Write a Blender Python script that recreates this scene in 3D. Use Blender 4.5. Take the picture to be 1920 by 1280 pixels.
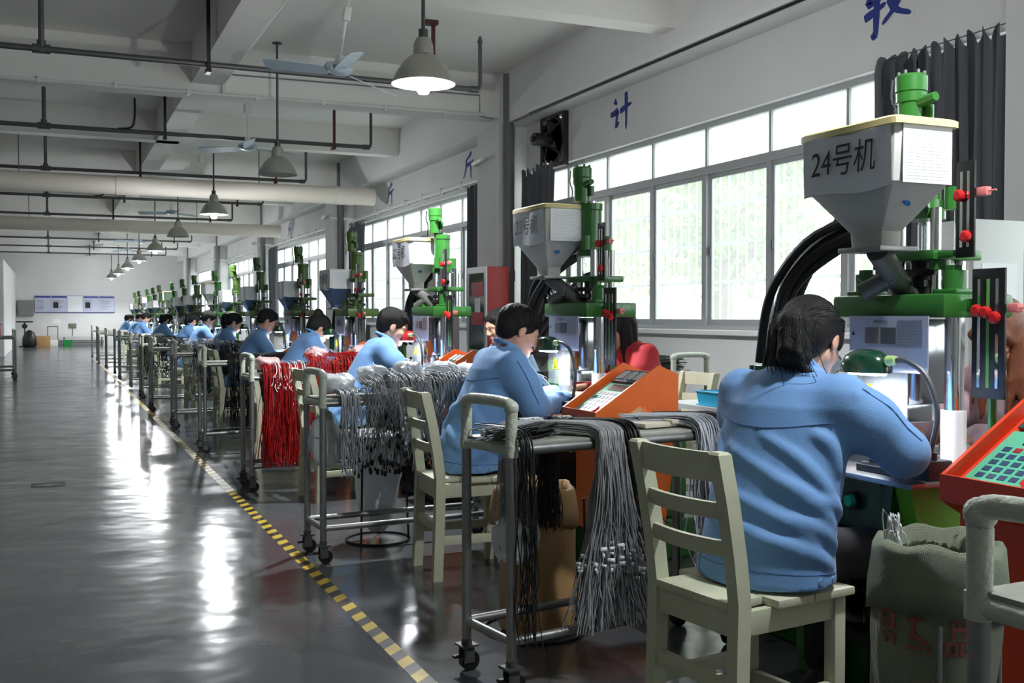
import bpy, bmesh, math, random
import numpy as np
from mathutils import Vector, Matrix, Euler
for _o in list(bpy.data.objects): bpy.data.objects.remove(_o, do_unlink=True)
scene = bpy.context.scene
COL = scene.collection
R = math.radians
random.seed(7); RNG = np.random.default_rng(7)
# ------------------------------------------------------------------ camera
cam = bpy.data.cameras.new('camera'); camo = bpy.data.objects.new('camera', cam); COL.objects.link(camo)
cam.sensor_width = 36; cam.lens = 36*1960/1920; cam.clip_start = .05; cam.clip_end = 300
camo.location = (0, 0, 1.2); camo.rotation_euler = (R(90-1.4), 0, R(-23.8))
scene.camera = camo
# ------------------------------------------------------------------ sky
world = bpy.data.worlds.new('overcast_sky'); scene.world = world; world.use_nodes = True
wb = world.node_tree.nodes['Background']
wb.inputs[0].default_value = (.92, .97, 1, 1); wb.inputs[1].default_value = 3.3
# ------------------------------------------------------------------ exposure
vs = scene.view_settings
vs.view_transform = 'Standard'; vs.look = 'None'; vs.gamma = 1; vs.use_curve_mapping = False; vs.exposure = 1.0
LAMP_W = 125; DESK_W = 1.6
# room constants (metres): x to the windows, y down the hall
CEIL = 4.0; XW = 5.1; YF = 45.5; XL = -7.0; YN = -2.5
COLS = [3.8+7.6*k for k in range(-1, 6)]
S = 2.2; Y0 = 2.49; MX = 2.455
# portals in the window openings guide the daylight
for k in range(len(COLS)-1):
    ld = bpy.data.lights.new('window_portal', 'AREA'); ld.shape = 'RECTANGLE'; ld.size = 1.78; ld.size_y = 7.0
    ld.cycles.is_portal = True
    lo = bpy.data.objects.new('window_portal', ld); COL.objects.link(lo)
    lo.location = (XW+.12, COLS[k]+3.8, 1.96); lo.rotation_euler = (0, R(90), 0)
# ------------------------------------------------------------------ helpers
def s2l(c): return tuple(((v/255)/12.92 if v/255 <= .04045 else ((v/255+.055)/1.055)**2.4) for v in c)
MATS = {}
def mat(name, rgb, rough=.5, metal=0, bump=0, bscale=60, var=0, vscale=6, spec=.5, emit=0, ecol=None, trans=0, alpha=1, coat=0, stretch=None, sheen=0):
    if name in MATS: return MATS[name]
    m = bpy.data.materials.new(name); m.use_nodes = True; nt = m.node_tree; b = nt.nodes['Principled BSDF']
    c = s2l(rgb)+(1,)
    b.inputs['Base Color'].default_value = c; b.inputs['Roughness'].default_value = rough; b.inputs['Metallic'].default_value = metal
    b.inputs['Specular IOR Level'].default_value = spec; b.inputs['Coat Weight'].default_value = coat
    if trans: b.inputs['Transmission Weight'].default_value = trans
    if alpha < 1: b.inputs['Alpha'].default_value = alpha
    if sheen: b.inputs['Sheen Weight'].default_value = sheen
    if emit:
        b.inputs['Emission Color'].default_value = (s2l(ecol)+(1,)) if ecol else c; b.inputs['Emission Strength'].default_value = emit
    if bump or var:
        tc = nt.nodes.new('ShaderNodeTexCoord'); src = tc.outputs['Object']
        if stretch:
            mp = nt.nodes.new('ShaderNodeMapping'); mp.inputs['Scale'].default_value = stretch
            nt.links.new(src, mp.inputs[0]); src = mp.outputs[0]
        if bump:
            n = nt.nodes.new('ShaderNodeTexNoise'); n.inputs['Scale'].default_value = bscale; n.inputs['Detail'].default_value = 4
            bp = nt.nodes.new('ShaderNodeBump'); bp.inputs['Strength'].default_value = bump; bp.inputs['Distance'].default_value = .01
            nt.links.new(src, n.inputs[0]); nt.links.new(n.outputs[0], bp.inputs['Height']); nt.links.new(bp.outputs[0], b.inputs['Normal'])
        if var:
            n2 = nt.nodes.new('ShaderNodeTexNoise'); n2.inputs['Scale'].default_value = vscale; n2.inputs['Detail'].default_value = 5
            rp = nt.nodes.new('ShaderNodeValToRGB'); e = rp.color_ramp.elements
            e[0].position = .3; e[1].position = .7
            e[0].color = tuple(v*(1-var) for v in c[:3])+(1,); e[1].color = tuple(min(1, v*(1+var*.6)) for v in c[:3])+(1,)
            nt.links.new(src, n2.inputs[0]); nt.links.new(n2.outputs[0], rp.inputs[0]); nt.links.new(rp.outputs[0], b.inputs['Base Color'])
    MATS[name] = m; return m

class MB:
    def __init__(s): s.v = []; s.f = []
    def add(s, v, f):
        o = len(s.v); s.v += [tuple(p) for p in v]; s.f += [tuple(i+o for i in q) for q in f]; return s
    def box(s, lo, hi, c=0):
        x0, y0, z0 = lo; x1, y1, z1 = hi
        if c <= 0:
            return s.add([(x0,y0,z0),(x1,y0,z0),(x1,y1,z0),(x0,y1,z0),(x0,y0,z1),(x1,y0,z1),(x1,y1,z1),(x0,y1,z1)],
                         [(0,3,2,1),(4,5,6,7),(0,1,5,4),(1,2,6,5),(2,3,7,6),(3,0,4,7)])
        bm = bmesh.new(); bmesh.ops.create_cube(bm, size=1)
        for v in bm.verts: v.co = Vector(((x0+x1)/2+v.co.x*(x1-x0), (y0+y1)/2+v.co.y*(y1-y0), (z0+z1)/2+v.co.z*(z1-z0)))
        bmesh.ops.bevel(bm, geom=bm.edges[:], offset=min(c, .45*min(x1-x0, y1-y0, z1-z0)), segments=2, affect='EDGES', profile=.6)
        bm.verts.index_update()
        s.add([v.co[:] for v in bm.verts], [[v.index for v in f.verts] for f in bm.faces]); bm.free(); return s
    def bar(s, a, b, w, h, up=(0,0,1)):          # rectangular bar from a to b
        a = Vector(a); b = Vector(b); d = (b-a).normalized(); u = Vector(up)
        if abs(d.dot(u)) > .98: u = Vector((1,0,0))
        x = d.cross(u).normalized()*w/2; y = x.cross(d).normalized()*h/2
        v = [a-x-y, a+x-y, a+x+y, a-x+y, b-x-y, b+x-y, b+x+y, b-x+y]
        return s.add(v, [(0,1,2,3),(7,6,5,4),(4,5,1,0),(5,6,2,1),(6,7,3,2),(7,4,0,3)])
    def cyl(s, a, b, r0, r1=None, n=16, cap=True):
        r1 = r0 if r1 is None else r1
        a = Vector(a); b = Vector(b); d = (b-a).normalized(); u = Vector((0,0,1)) if abs(d.z) < .95 else Vector((1,0,0))
        x = d.cross(u).normalized(); y = d.cross(x)
        v = []
        for c, r in ((a, r0), (b, r1)):
            for i in range(n):
                t = 2*math.pi*i/n; v.append(c+x*math.cos(t)*r+y*math.sin(t)*r)
        f = [(i, (i+1) % n, n+(i+1) % n, n+i) for i in range(n)]
        if cap: f += [tuple(range(n))[::-1], tuple(range(n, 2*n))]
        return s.add(v, f)
    def tube(s, pts, r, n=8, cap=True):
        P = [Vector(p) for p in pts]; m = len(P); rr = r if hasattr(r, '__len__') else [r]*m
        v = []; px = None
        for i in range(m):
            d = (P[min(i+1, m-1)]-P[max(i-1, 0)]).normalized()
            if px is None:
                u = Vector((0,0,1)) if abs(d.z) < .9 else Vector((1,0,0)); px = d.cross(u).normalized()
            px = (px-d*px.dot(d)).normalized(); py = d.cross(px)
            for k in range(n):
                t = 2*math.pi*k/n; v.append(P[i]+(px*math.cos(t)+py*math.sin(t))*rr[i])
        f = [(i*n+k, i*n+(k+1) % n, (i+1)*n+(k+1) % n, (i+1)*n+k) for i in range(m-1) for k in range(n)]
        if cap: f += [tuple(range(n))[::-1], tuple(range((m-1)*n, m*n))]
        return s.add(v, f)
    def lathe(s, prof, c=(0,0,0), n=24, M=None):
        v = []; m = len(prof)
        for r, z in prof:
            for i in range(n):
                t = 2*math.pi*i/n; p = Vector((r*math.cos(t), r*math.sin(t), z))
                v.append((M @ p if M else p)+Vector(c))
        f = [(j*n+i, j*n+(i+1) % n, (j+1)*n+(i+1) % n, (j+1)*n+i) for j in range(m-1) for i in range(n)]
        if prof[0][0] > 1e-6: f.append(tuple(range(n))[::-1])
        if prof[-1][0] > 1e-6: f.append(tuple(range((m-1)*n, m*n)))
        return s.add(v, f)
    def prism(s, poly, d0, d1, axis='y'):        # polygon in the other two axes, extruded along axis
        n = len(poly)
        def P(a, b, d): return {'y': (a, d, b), 'x': (d, a, b), 'z': (a, b, d)}[axis]
        v = [P(a, b, d0) for a, b in poly]+[P(a, b, d1) for a, b in poly]
        return s.add(v, [tuple(range(n))[::-1], tuple(range(n, 2*n))]+[(i, (i+1) % n, n+(i+1) % n, n+i) for i in range(n)])
    def rings(s, rings, cap=True):               # list of equal-length rings
        n = len(rings[0]); v = [p for r in rings for p in r]
        f = [(j*n+i, j*n+(i+1) % n, (j+1)*n+(i+1) % n, (j+1)*n+i) for j in range(len(rings)-1) for i in range(n)]
        if cap: f += [tuple(range(n))[::-1], tuple(range((len(rings)-1)*n, len(rings)*n))]
        return s.add(v, f)
    def ball(s, c, r, n=12, m=8):
        r = r if hasattr(r, '__len__') else (r, r, r)
        prof = [(math.sin(math.pi*j/m), -math.cos(math.pi*j/m)) for j in range(m+1)]
        v = []; 
        for pr, pz in prof:
            for i in range(n):
                t = 2*math.pi*i/n; v.append((c[0]+r[0]*pr*math.cos(t), c[1]+r[1]*pr*math.sin(t), c[2]+r[2]*pz))
        return s.add(v, [(j*n+i, j*n+(i+1) % n, (j+1)*n+(i+1) % n, (j+1)*n+i) for j in range(m) for i in range(n)])
    def xf(s, M):
        s.v = [tuple(M @ Vector(p)) for p in s.v]; return s
    def mesh(s, name, m, smooth=True, ang=35):
        me = bpy.data.meshes.new(name); me.from_pydata(s.v, [], s.f)
        bm = bmesh.new(); bm.from_mesh(me); bmesh.ops.recalc_face_normals(bm, faces=bm.faces); bm.to_mesh(me); bm.free()
        return fin(me, m, smooth, ang)
def fin(me, m, smooth=True, ang=35):
    me.materials.append(m)
    if smooth:
        me.shade_smooth(); me.set_sharp_from_angle(angle=R(ang))
    return me
def link(name, me, parent=None, loc=(0,0,0), rz=0):
    o = bpy.data.objects.new(name, me); COL.objects.link(o); o.location = loc; o.rotation_euler = (0, 0, rz)
    if parent: o.parent = parent
    return o
def part(name, mb, m, parent, label=None, smooth=True, ang=35):
    o = link(name, mb.mesh(name, m, smooth, ang), parent)
    if label: o['label'] = label
    return o
def tag(o, label, cat, group=None, kind=None):
    o['label'] = label; o['category'] = cat
    if group: o['group'] = group
    if kind: o['kind'] = kind
    return o
def thing(name, label, cat, loc=(0,0,0), rz=0, group=None):
    o = link(name, None, None, loc, rz); o.empty_display_size = .1
    return tag(o, label, cat, group)
def solo(name, mb, m, label, cat, loc=(0,0,0), rz=0, group=None, smooth=True, ang=35):
    return tag(link(name, mb.mesh(name, m, smooth, ang), None, loc, rz), label, cat, group)
def struct(name, mb, m, smooth=False, parent=None):
    o = link(name, mb.mesh(name, m, smooth), parent)
    if parent is None: o['kind'] = 'structure'
    return o
KIDS = {}
def kids(o): return [c for c in bpy.data.objects if c.parent == o]
def dup(root, loc, rz=0, label=None, group=None, skip=()):
    def rec(o, parent):
        c = o.copy(); COL.objects.link(c); c.parent = parent
        for ch in CH.get(o.name, []):
            if ch.name.split('.')[0] not in skip: rec(ch, c)
        return c
    CH = {}
    for q in bpy.data.objects:
        if q.parent: CH.setdefault(q.parent.name, []).append(q)
    r = rec(root, None); r.location = loc; r.rotation_euler = (0, 0, rz)
    if label: r['label'] = label
    if group: r['group'] = group
    return r
def npmesh(name, V, F, m, smooth=True, ang=180):
    me = bpy.data.meshes.new(name); V = np.asarray(V, np.float32); F = np.asarray(F, np.int32); k = F.shape[1]
    me.vertices.add(len(V)); me.vertices.foreach_set('co', V.ravel())
    me.loops.add(F.size); me.loops.foreach_set('vertex_index', F.ravel())
    me.polygons.add(len(F)); me.polygons.foreach_set('loop_start', np.arange(0, F.size, k, dtype=np.int32))
    me.update(calc_edges=True); me.validate(); me.materials.append(m)
    if smooth:
        me.shade_smooth()
        if ang < 180: me.set_sharp_from_angle(angle=R(ang))
    return me
def strands(paths, r, sides=4):                  # (N,P,3) -> V, F of thin tubes
    P = np.asarray(paths, float); N, L, _ = P.shape
    d = np.empty_like(P); d[:, 1:-1] = P[:, 2:]-P[:, :-2]; d[:, 0] = P[:, 1]-P[:, 0]; d[:, -1] = P[:, -1]-P[:, -2]
    d /= np.linalg.norm(d, axis=2, keepdims=True)+1e-9
    ref = np.zeros_like(P); ref[..., 1] = 1
    x = np.cross(d, ref); nx = np.linalg.norm(x, axis=2, keepdims=True); x = np.where(nx < .05, np.array([1., 0, 0]), x/(nx+1e-9)); y = np.cross(d, x)
    rr = (r if np.ndim(r) else np.full(N, r)).reshape(-1, 1, 1, 1) if np.ndim(r) <= 1 else r[:, :, None, None]
    a = np.arange(sides)*2*np.pi/sides
    V = P[:, :, None]+rr*(x[:, :, None]*np.cos(a)[None, None, :, None]+y[:, :, None]*np.sin(a)[None, None, :, None])
    i = np.arange(N)[:, None, None]*L*sides; j = np.arange(L-1)[None, :, None]*sides; k = np.arange(sides)[None, None]; k2 = (k+1) % sides
    F = np.stack(np.broadcast_arrays(i+j+k, i+j+k2, i+j+sides+k2, i+j+sides+k), -1).reshape(-1, 4)
    return V.reshape(-1, 3), F
def spline(keys, m):                             # (N,K,3) keys -> (N,m,3) catmull-rom
    K = np.asarray(keys, float); K = np.concatenate([2*K[:, :1]-K[:, 1:2], K, 2*K[:, -1:]-K[:, -2:-1]], 1); n = K.shape[1]-3
    t = np.linspace(0, n-1e-6, m); i = t.astype(int); u = (t-i)[None, :, None]
    p0, p1, p2, p3 = K[:, i], K[:, i+1], K[:, i+2], K[:, i+3]
    return .5*(2*p1+(p2-p0)*u+(2*p0-5*p1+4*p2-p3)*u*u+(3*p1-p0-3*p2+p3)*u**3)
def sp1(keys, m): return [tuple(p) for p in spline([keys], m)[0]]
def text_mesh(body, size, m, ext=.0004):
    cu = bpy.data.curves.new('lettering', 'FONT'); cu.body = body; cu.size = size; cu.align_x = 'CENTER'; cu.align_y = 'CENTER'; cu.extrude = ext; cu.resolution_u = 3
    o = bpy.data.objects.new('lettering', cu); COL.objects.link(o)
    bpy.context.view_layer.update()
    me = bpy.data.meshes.new_from_object(o.evaluated_get(bpy.context.evaluated_depsgraph_get())); bpy.data.objects.remove(o)
    me.materials.clear(); me.materials.append(m); return me
ORD = ['first', 'second', 'third', 'fourth', 'fifth', 'sixth', 'seventh', 'eighth', 'ninth', 'tenth', 'eleventh', 'twelfth', 'thirteenth', 'fourteenth', 'fifteenth', 'sixteenth', 'seventeenth', 'eighteenth']
# ------------------------------------------------------------------ materials
M_wall = mat('white_plaster', (222, 222, 221), .85, bump=.08, bscale=90, var=.05, vscale=1.2)
M_ceil = mat('ceiling_paint', (238, 236, 232), .9, var=.05, vscale=.8)
M_white = mat('white_enamel', (225, 226, 222), .45)
M_steel = mat('galvanised_steel', (150, 152, 150), .42, .85, var=.12, vscale=30)
M_dsteel = mat('dark_pipe_steel', (95, 96, 97), .5, .6)
M_chrome = mat('chrome', (225, 226, 228), .07, 1)
M_black = mat('black_plastic', (18, 18, 19), .4)
M_rubber = mat('black_rubber', (16, 16, 17), .55)
M_brownred = mat('dark_red_paint', (78, 26, 26), .6)
M_green = mat('machine_green', (44, 104, 40), .32, spec=.5, coat=.3, var=.06, vscale=12)
M_dgreen = mat('machine_dark_green', (18, 62, 40), .3, coat=.4)
M_olive = mat('machine_olive_green', (66, 94, 38), .4, var=.08, vscale=12)
M_lime = mat('lime_green_paint', (104, 176, 44), .4)
M_orange = mat('orange_paint', (226, 104, 34), .42, var=.06, vscale=9)
M_redor = mat('red_orange_paint', (214, 62, 26), .42, var=.06, vscale=9)
M_red = mat('red_plastic', (190, 28, 30), .4)
M_hop = mat('hopper_plastic', (196, 196, 190), .42, var=.05, vscale=8)
M_cream = mat('hopper_rim', (214, 200, 142), .5)
M_paper = mat('white_paper', (236, 238, 240), .6)
M_sleeve = mat('document_sleeve', (168, 172, 190), .25, coat=.5)
M_ink = mat('black_ink', (22, 22, 26), .6)
M_grey = mat('grey_ink', (120, 122, 130), .6)
M_blueink = mat('blue_ink', (24, 46, 132), .55)
M_bluedot = mat('blue_sticker', (30, 110, 190), .5)
M_castgrey = mat('cast_grey', (96, 95, 92), .5, .3, bump=.15, bscale=80)
M_table = mat('scuffed_steel_plate', (150, 152, 154), .28, .8, bump=.05, bscale=40, var=.15, vscale=14)
M_jacket = mat('blue_workwear', (108, 152, 205), .8, bump=.12, bscale=260, var=.10, vscale=5, sheen=.1)
M_seam = mat('blue_seam', (52, 88, 140), .8)
M_pants = mat('black_trousers', (20, 20, 24), .85, bump=.1, bscale=120)
M_skin = mat('skin', (214, 164, 138), .5, var=.05, vscale=20)
M_hair = mat('black_hair', (15, 13, 13), .5, spec=.35, bump=.6, bscale=60, stretch=(6, 6, 1))
M_hair2 = mat('red_brown_hair', (112, 62, 36), .4, bump=.5, bscale=60, stretch=(6, 6, 1))
M_shoe = mat('dark_shoe', (26, 26, 30), .5)
M_chair = mat('cream_painted_wood', (196, 198, 172), .5, bump=.06, bscale=30, var=.09, vscale=7)
M_wrap = mat('tape_wrap', (190, 196, 182), .35, bump=.5, bscale=70, var=.1, vscale=25)
M_cab = mat('light_grey_cabinet', (206, 208, 206), .5)
M_cgrey = mat('grey_cable', (146, 148, 150), .45)
M_clgrey = mat('pale_grey_cable', (172, 176, 184), .42)
M_cblack = mat('black_cable', (22, 22, 23), .45)
M_cred = mat('red_cable', (166, 18, 20), .45)
M_cwhite = mat('white_connector', (214, 216, 216), .45)
M_poly = mat('cloudy_plastic_bag', (218, 224, 228), .3, alpha=.88, bump=.4, bscale=40)
M_wsack = mat('white_woven_sack', (226, 228, 236), .6, bump=.2, bscale=120)
M_kraft = mat('brown_paper', (176, 138, 92), .75, bump=.2, bscale=30, var=.1, vscale=6)
M_cyan = mat('cyan_plastic', (44, 172, 214), .35)
M_bulb = mat('glowing_bulb', (255, 255, 255), .4, emit=28, ecol=(240, 246, 255))
M_tube = mat('glowing_lamp_tube', (255, 255, 255), .4, emit=14, ecol=(238, 244, 255))
M_shade = mat('aluminium_shade', (176, 176, 168), .4, .6)
M_refl = mat('white_reflector', (238, 240, 240), .35)
M_fan = mat('pale_blue_fan', (176, 192, 204), .4)
M_alu = mat('window_aluminium', (176, 178, 180), .45, .4)
M_grille = mat('white_window_bar', (225, 228, 228), .5)
M_curtain = mat('grey_curtain', (92, 94, 100), .85, bump=.1, bscale=150)
# ------------------------------------------------------------------ floor
def floor_mat():
    m = bpy.data.materials.new('grey_epoxy'); m.use_nodes = True; nt = m.node_tree; b = nt.nodes['Principled BSDF']
    tc = nt.nodes.new('ShaderNodeTexCoord')
    n = nt.nodes.new('ShaderNodeTexNoise'); n.inputs['Scale'].default_value = .9; n.inputs['Detail'].default_value = 6
    r = nt.nodes.new('ShaderNodeValToRGB'); r.color_ramp.elements[0].position = .3; r.color_ramp.elements[1].position = .75
    r.color_ramp.elements[0].color = s2l((78, 80, 83))+(1,); r.color_ramp.elements[1].color = s2l((92, 94, 97))+(1,)
    n2 = nt.nodes.new('ShaderNodeTexNoise'); n2.inputs['Scale'].default_value = 2.2; n2.inputs['Detail'].default_value = 3
    mr = nt.nodes.new('ShaderNodeMapRange'); mr.inputs[1].default_value = .3; mr.inputs[2].default_value = .7; mr.inputs[3].default_value = .12; mr.inputs[4].default_value = .22
    n3 = nt.nodes.new('ShaderNodeTexNoise'); n3.inputs['Scale'].default_value = 3.2; n3.inputs['Detail'].default_value = 2
    bp = nt.nodes.new('ShaderNodeBump'); bp.inputs['Strength'].default_value = .22; bp.inputs['Distance'].default_value = .03
    for q in (n, n2, n3): nt.links.new(tc.outputs['Object'], q.inputs[0])
    nt.links.new(n.outputs[0], r.inputs[0]); nt.links.new(r.outputs[0], b.inputs['Base Color'])
    nt.links.new(n2.outputs[0], mr.inputs[0]); nt.links.new(mr.outputs[0], b.inputs['Roughness'])
    nt.links.new(n3.outputs[0], bp.inputs['Height']); nt.links.new(bp.outputs[0], b.inputs['Normal'])
    return m
struct('floor', MB().box((XL-.2, YN-.2, -.15), (XW+.24, YF+.2, 0)), floor_mat())
struct('ceiling', MB().box((XL-.2, YN-.2, CEIL), (XW+.24, YF+.2, CEIL+.15)), M_ceil)
struct('wall_back', MB().box((XL-.2, YF, 0), (XW, YF+.2, CEIL)), M_wall)
struct('wall_front', MB().box((XL-.2, YN-.2, 0), (XW, YN, CEIL)), M_wall)
struct('wall_left', MB().box((XL-.2, YN, 0), (XL, YF, CEIL)), M_wall)
struct('wall_partition', MB().box((XL, 34, 0), (-1.25, YF, 2.86), .02), M_wall)
SILL = 1.07; WT = 2.855
mb = MB().box((XW, YN, 0), (XW+.24, YF, SILL)).box((XW, YN, WT), (XW+.24, 10.1, CEIL)).box((XW, 10.6, WT), (XW+.24, YF, CEIL)).box((XW, 10.1, WT), (XW+.24, 10.6, 2.87)).box((XW, 10.1, 3.37), (XW+.24, 10.6, CEIL))
mb.box((XW, YN, SILL), (XW+.24, COLS[0]+.3, WT))
for c in COLS[1:-1]: mb.box((XW, c-.3, SILL), (XW+.24, c+.3, WT))
mb.box((XW, COLS[-1]-.3, SILL), (XW+.24, YF, WT))
struct('wall_right', mb, M_wall)
for c in COLS: struct('column', MB().box((4.7, c-.3, 0), (XW, c+.3, 3.4), .015), M_wall)
struct('ceiling_beam', MB().box((4.8, YN, 3.4), (XW, YF, CEIL)), M_wall)
for c in COLS: struct('ceiling_beam', MB().box((XL, c-.15, 3.5), (4.8, c+.15, CEIL)), M_ceil)
for c in COLS[1:]: struct('ceiling_beam', MB().box((XL, c-3.8-.12, 3.6), (4.8, c-3.8+.12, CEIL)), M_ceil)
struct('ceiling_beam', MB().box((1.35, YN, 3.6), (1.65, YF, CEIL)), M_ceil)
for i in range(1, len(COLS)): struct('trim_%d' % i, MB().box((5.03, COLS[i-1]+.3, SILL-.03), (XW+.02, COLS[i]-.3, SILL+.012), .006), M_wall)
# hazard tape on the floor
def tape_mat():
    m = bpy.data.materials.new('hazard_tape'); m.use_nodes = True; nt = m.node_tree; b = nt.nodes['Principled BSDF']
    tc = nt.nodes.new('ShaderNodeTexCoord'); sx = nt.nodes.new('ShaderNodeSeparateXYZ'); nt.links.new(tc.outputs['Object'], sx.inputs[0])
    a = nt.nodes.new('ShaderNodeMath'); a.operation = 'MULTIPLY_ADD'; a.inputs[1].default_value = -.9
    nt.links.new(sx.outputs[0], a.inputs[0]); nt.links.new(sx.outputs[1], a.inputs[2])
    d = nt.nodes.new('ShaderNodeMath'); d.operation = 'DIVIDE'; d.inputs[1].default_value = .15; nt.links.new(a.outputs[0], d.inputs[0])
    fr = nt.nodes.new('ShaderNodeMath'); fr.operation = 'FRACT'; nt.links.new(d.outputs[0], fr.inputs[0])
    g = nt.nodes.new('ShaderNodeMath'); g.operation = 'GREATER_THAN'; g.inputs[1].default_value = .5; nt.links.new(fr.outputs[0], g.inputs[0])
    mx = nt.nodes.new('ShaderNodeMix'); mx.data_type = 'RGBA'
    mx.inputs[6].default_value = s2l((208, 178, 60))+(1,); mx.inputs[7].default_value = s2l((46, 42, 38))+(1,)
    nt.links.new(g.outputs[0], mx.inputs[0]); nt.links.new(mx.outputs[2], b.inputs['Base Color']); b.inputs['Roughness'].default_value = .35
    return m
solo('hazard_tape', MB().box((1.085, 1.2, 0), (1.145, 32, .0012)), tape_mat(), 'yellow and black striped tape running along the grey floor', 'floor tape')
st = thing('floor_sticker', 'small dark square sticker on the bare aisle floor', 'sticker', (-.03, 8.1, 0))
part('backing', MB().box((-.11, -.11, 0), (.11, .11, .001)), mat('sticker_dark', (52, 52, 54), .5), st)
part('print', MB().lathe([(.0, .001), (.05, .001), (.05, .0016), (0, .0016)], (0, 0, 0), 16).box((-.085, -.02, .001), (.085, .02, .0015)), mat('sticker_grey', (120, 120, 120), .5), st)
# ------------------------------------------------------------------ windows
def glass_mat():
    m = bpy.data.materials.new('window_glass'); m.use_nodes = True; nt = m.node_tree; nt.nodes.remove(nt.nodes['Principled BSDF'])
    t = nt.nodes.new('ShaderNodeBsdfTransparent'); t.inputs[0].default_value = (.93, .96, .95, 1)
    g = nt.nodes.new('ShaderNodeBsdfGlossy'); g.inputs['Roughness'].default_value = .02
    d = nt.nodes.new('ShaderNodeBsdfTranslucent'); d.inputs[0].default_value = (.9, .93, .93, 1)
    a = nt.nodes.new('ShaderNodeMixShader'); a.inputs[0].default_value = .05; b = nt.nodes.new('ShaderNodeMixShader'); b.inputs[0].default_value = .18
    o = nt.nodes['Material Output']
    nt.links.new(t.outputs[0], a.inputs[1]); nt.links.new(g.outputs[0], a.inputs[2]); nt.links.new(a.outputs[0], b.inputs[1]); nt.links.new(d.outputs[0], b.inputs[2]); nt.links.new(b.outputs[0], o.inputs[0])
    m2 = m.copy(); m2.name = 'hazy_transom_glass'
    for n in m2.node_tree.nodes:
        if n.type == 'MIX_SHADER' and abs(n.inputs[0].default_value-.18) < .01: n.inputs[0].default_value = .55
    return m, m2
M_glass, M_haze = glass_mat()
TR = 2.45
def window(i, c):
    y0 = c-3.5; y1 = c+3.5; w = link('window_%d' % i, None); w['kind'] = 'structure'
    ys = [y0+.85*.5*0+(y1-y0)/8*k for k in range(9)]
    x = XW+.10
    fr = MB().box((x-.03, y0, SILL), (x+.05, y1, SILL+.05)).box((x-.03, y0, WT-.045), (x+.05, y1, WT)).box((x-.035, y0, TR-.035), (x+.055, y1, TR+.035))
    fr.box((x-.03, y0, SILL), (x+.05, y0+.045, WT)).box((x-.03, y1-.045, SILL), (x+.05, y1, WT))
    part('window_frame', fr, M_alu, w, smooth=False)
    for k in range(1, 8):
        yy = ys[k]; h = .03 if k % 2 else .02
        part('mullion', MB().box((x-.03, yy-h, SILL+.05), (x+.05, yy+h, TR-.035)).box((x-.02, yy-.014, TR+.035), (x+.04, yy+.014, WT-.045)), M_alu, w, smooth=False)
    for k in range(8):
        a, b = ys[k], ys[k+1]; xx = x+(.012 if k % 2 else -.008)
        sash = MB().box((xx-.012, a+.03, SILL+.05), (xx+.012, b-.03, SILL+.10)).box((xx-.012, a+.03, TR-.075), (xx+.012, b-.03, TR-.035))
        sash.box((xx-.012, a+.03, SILL+.1), (xx+.012, a+.06, TR-.07)).box((xx-.012, b-.06, SILL+.1), (xx+.012, b-.03, TR-.07))
        so = part('sash', sash, M_alu, w, smooth=False)
        part('pane', MB().box((xx-.002, a+.055, SILL+.095), (xx+.002, b-.055, TR-.07)), M_glass, so, smooth=False)
        part('latch', MB().box((xx-.03, b-.056, 1.72), (xx-.012, b-.04, 1.79), .004), M_dsteel, so)
        part('pane', MB().box((x-.002, a+.012, TR+.03), (x+.002, b-.012, WT-.04)), M_haze, w, smooth=False)
    return w
bar_me = MB().cyl((0,0,SILL-.05), (0,0,WT+.05), .009, n=6).mesh('bar', M_grille)
def grille(i, c):
    g = thing('window_grille', 'white steel security grille outside the %s window from the right' % ORD[i], 'grille', (XW+.32, c, 0))
    for k in range(57):
        link('bar', bar_me, g, (0, -3.5+k*.125, 0))
    for z in (1.16, 1.5, 1.84, 2.18, 2.6):
        part('cross_rail', MB().box((-.012, -3.52, z-.014), (.004, 3.52, z+.014)), M_grille, g, smooth=False)
    for k in (-3.45, -1.7, 0, 1.7, 3.45): part('bracket', MB().box((-.09, k-.012, WT-.02), (.01, k+.012, WT+.01)), M_grille, g, smooth=False)
for i in range(1, len(COLS)):
    window(i, COLS[i]-3.8)
    if i >= 2 and i <= 5: grille(i-2, COLS[i]-3.8)
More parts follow.
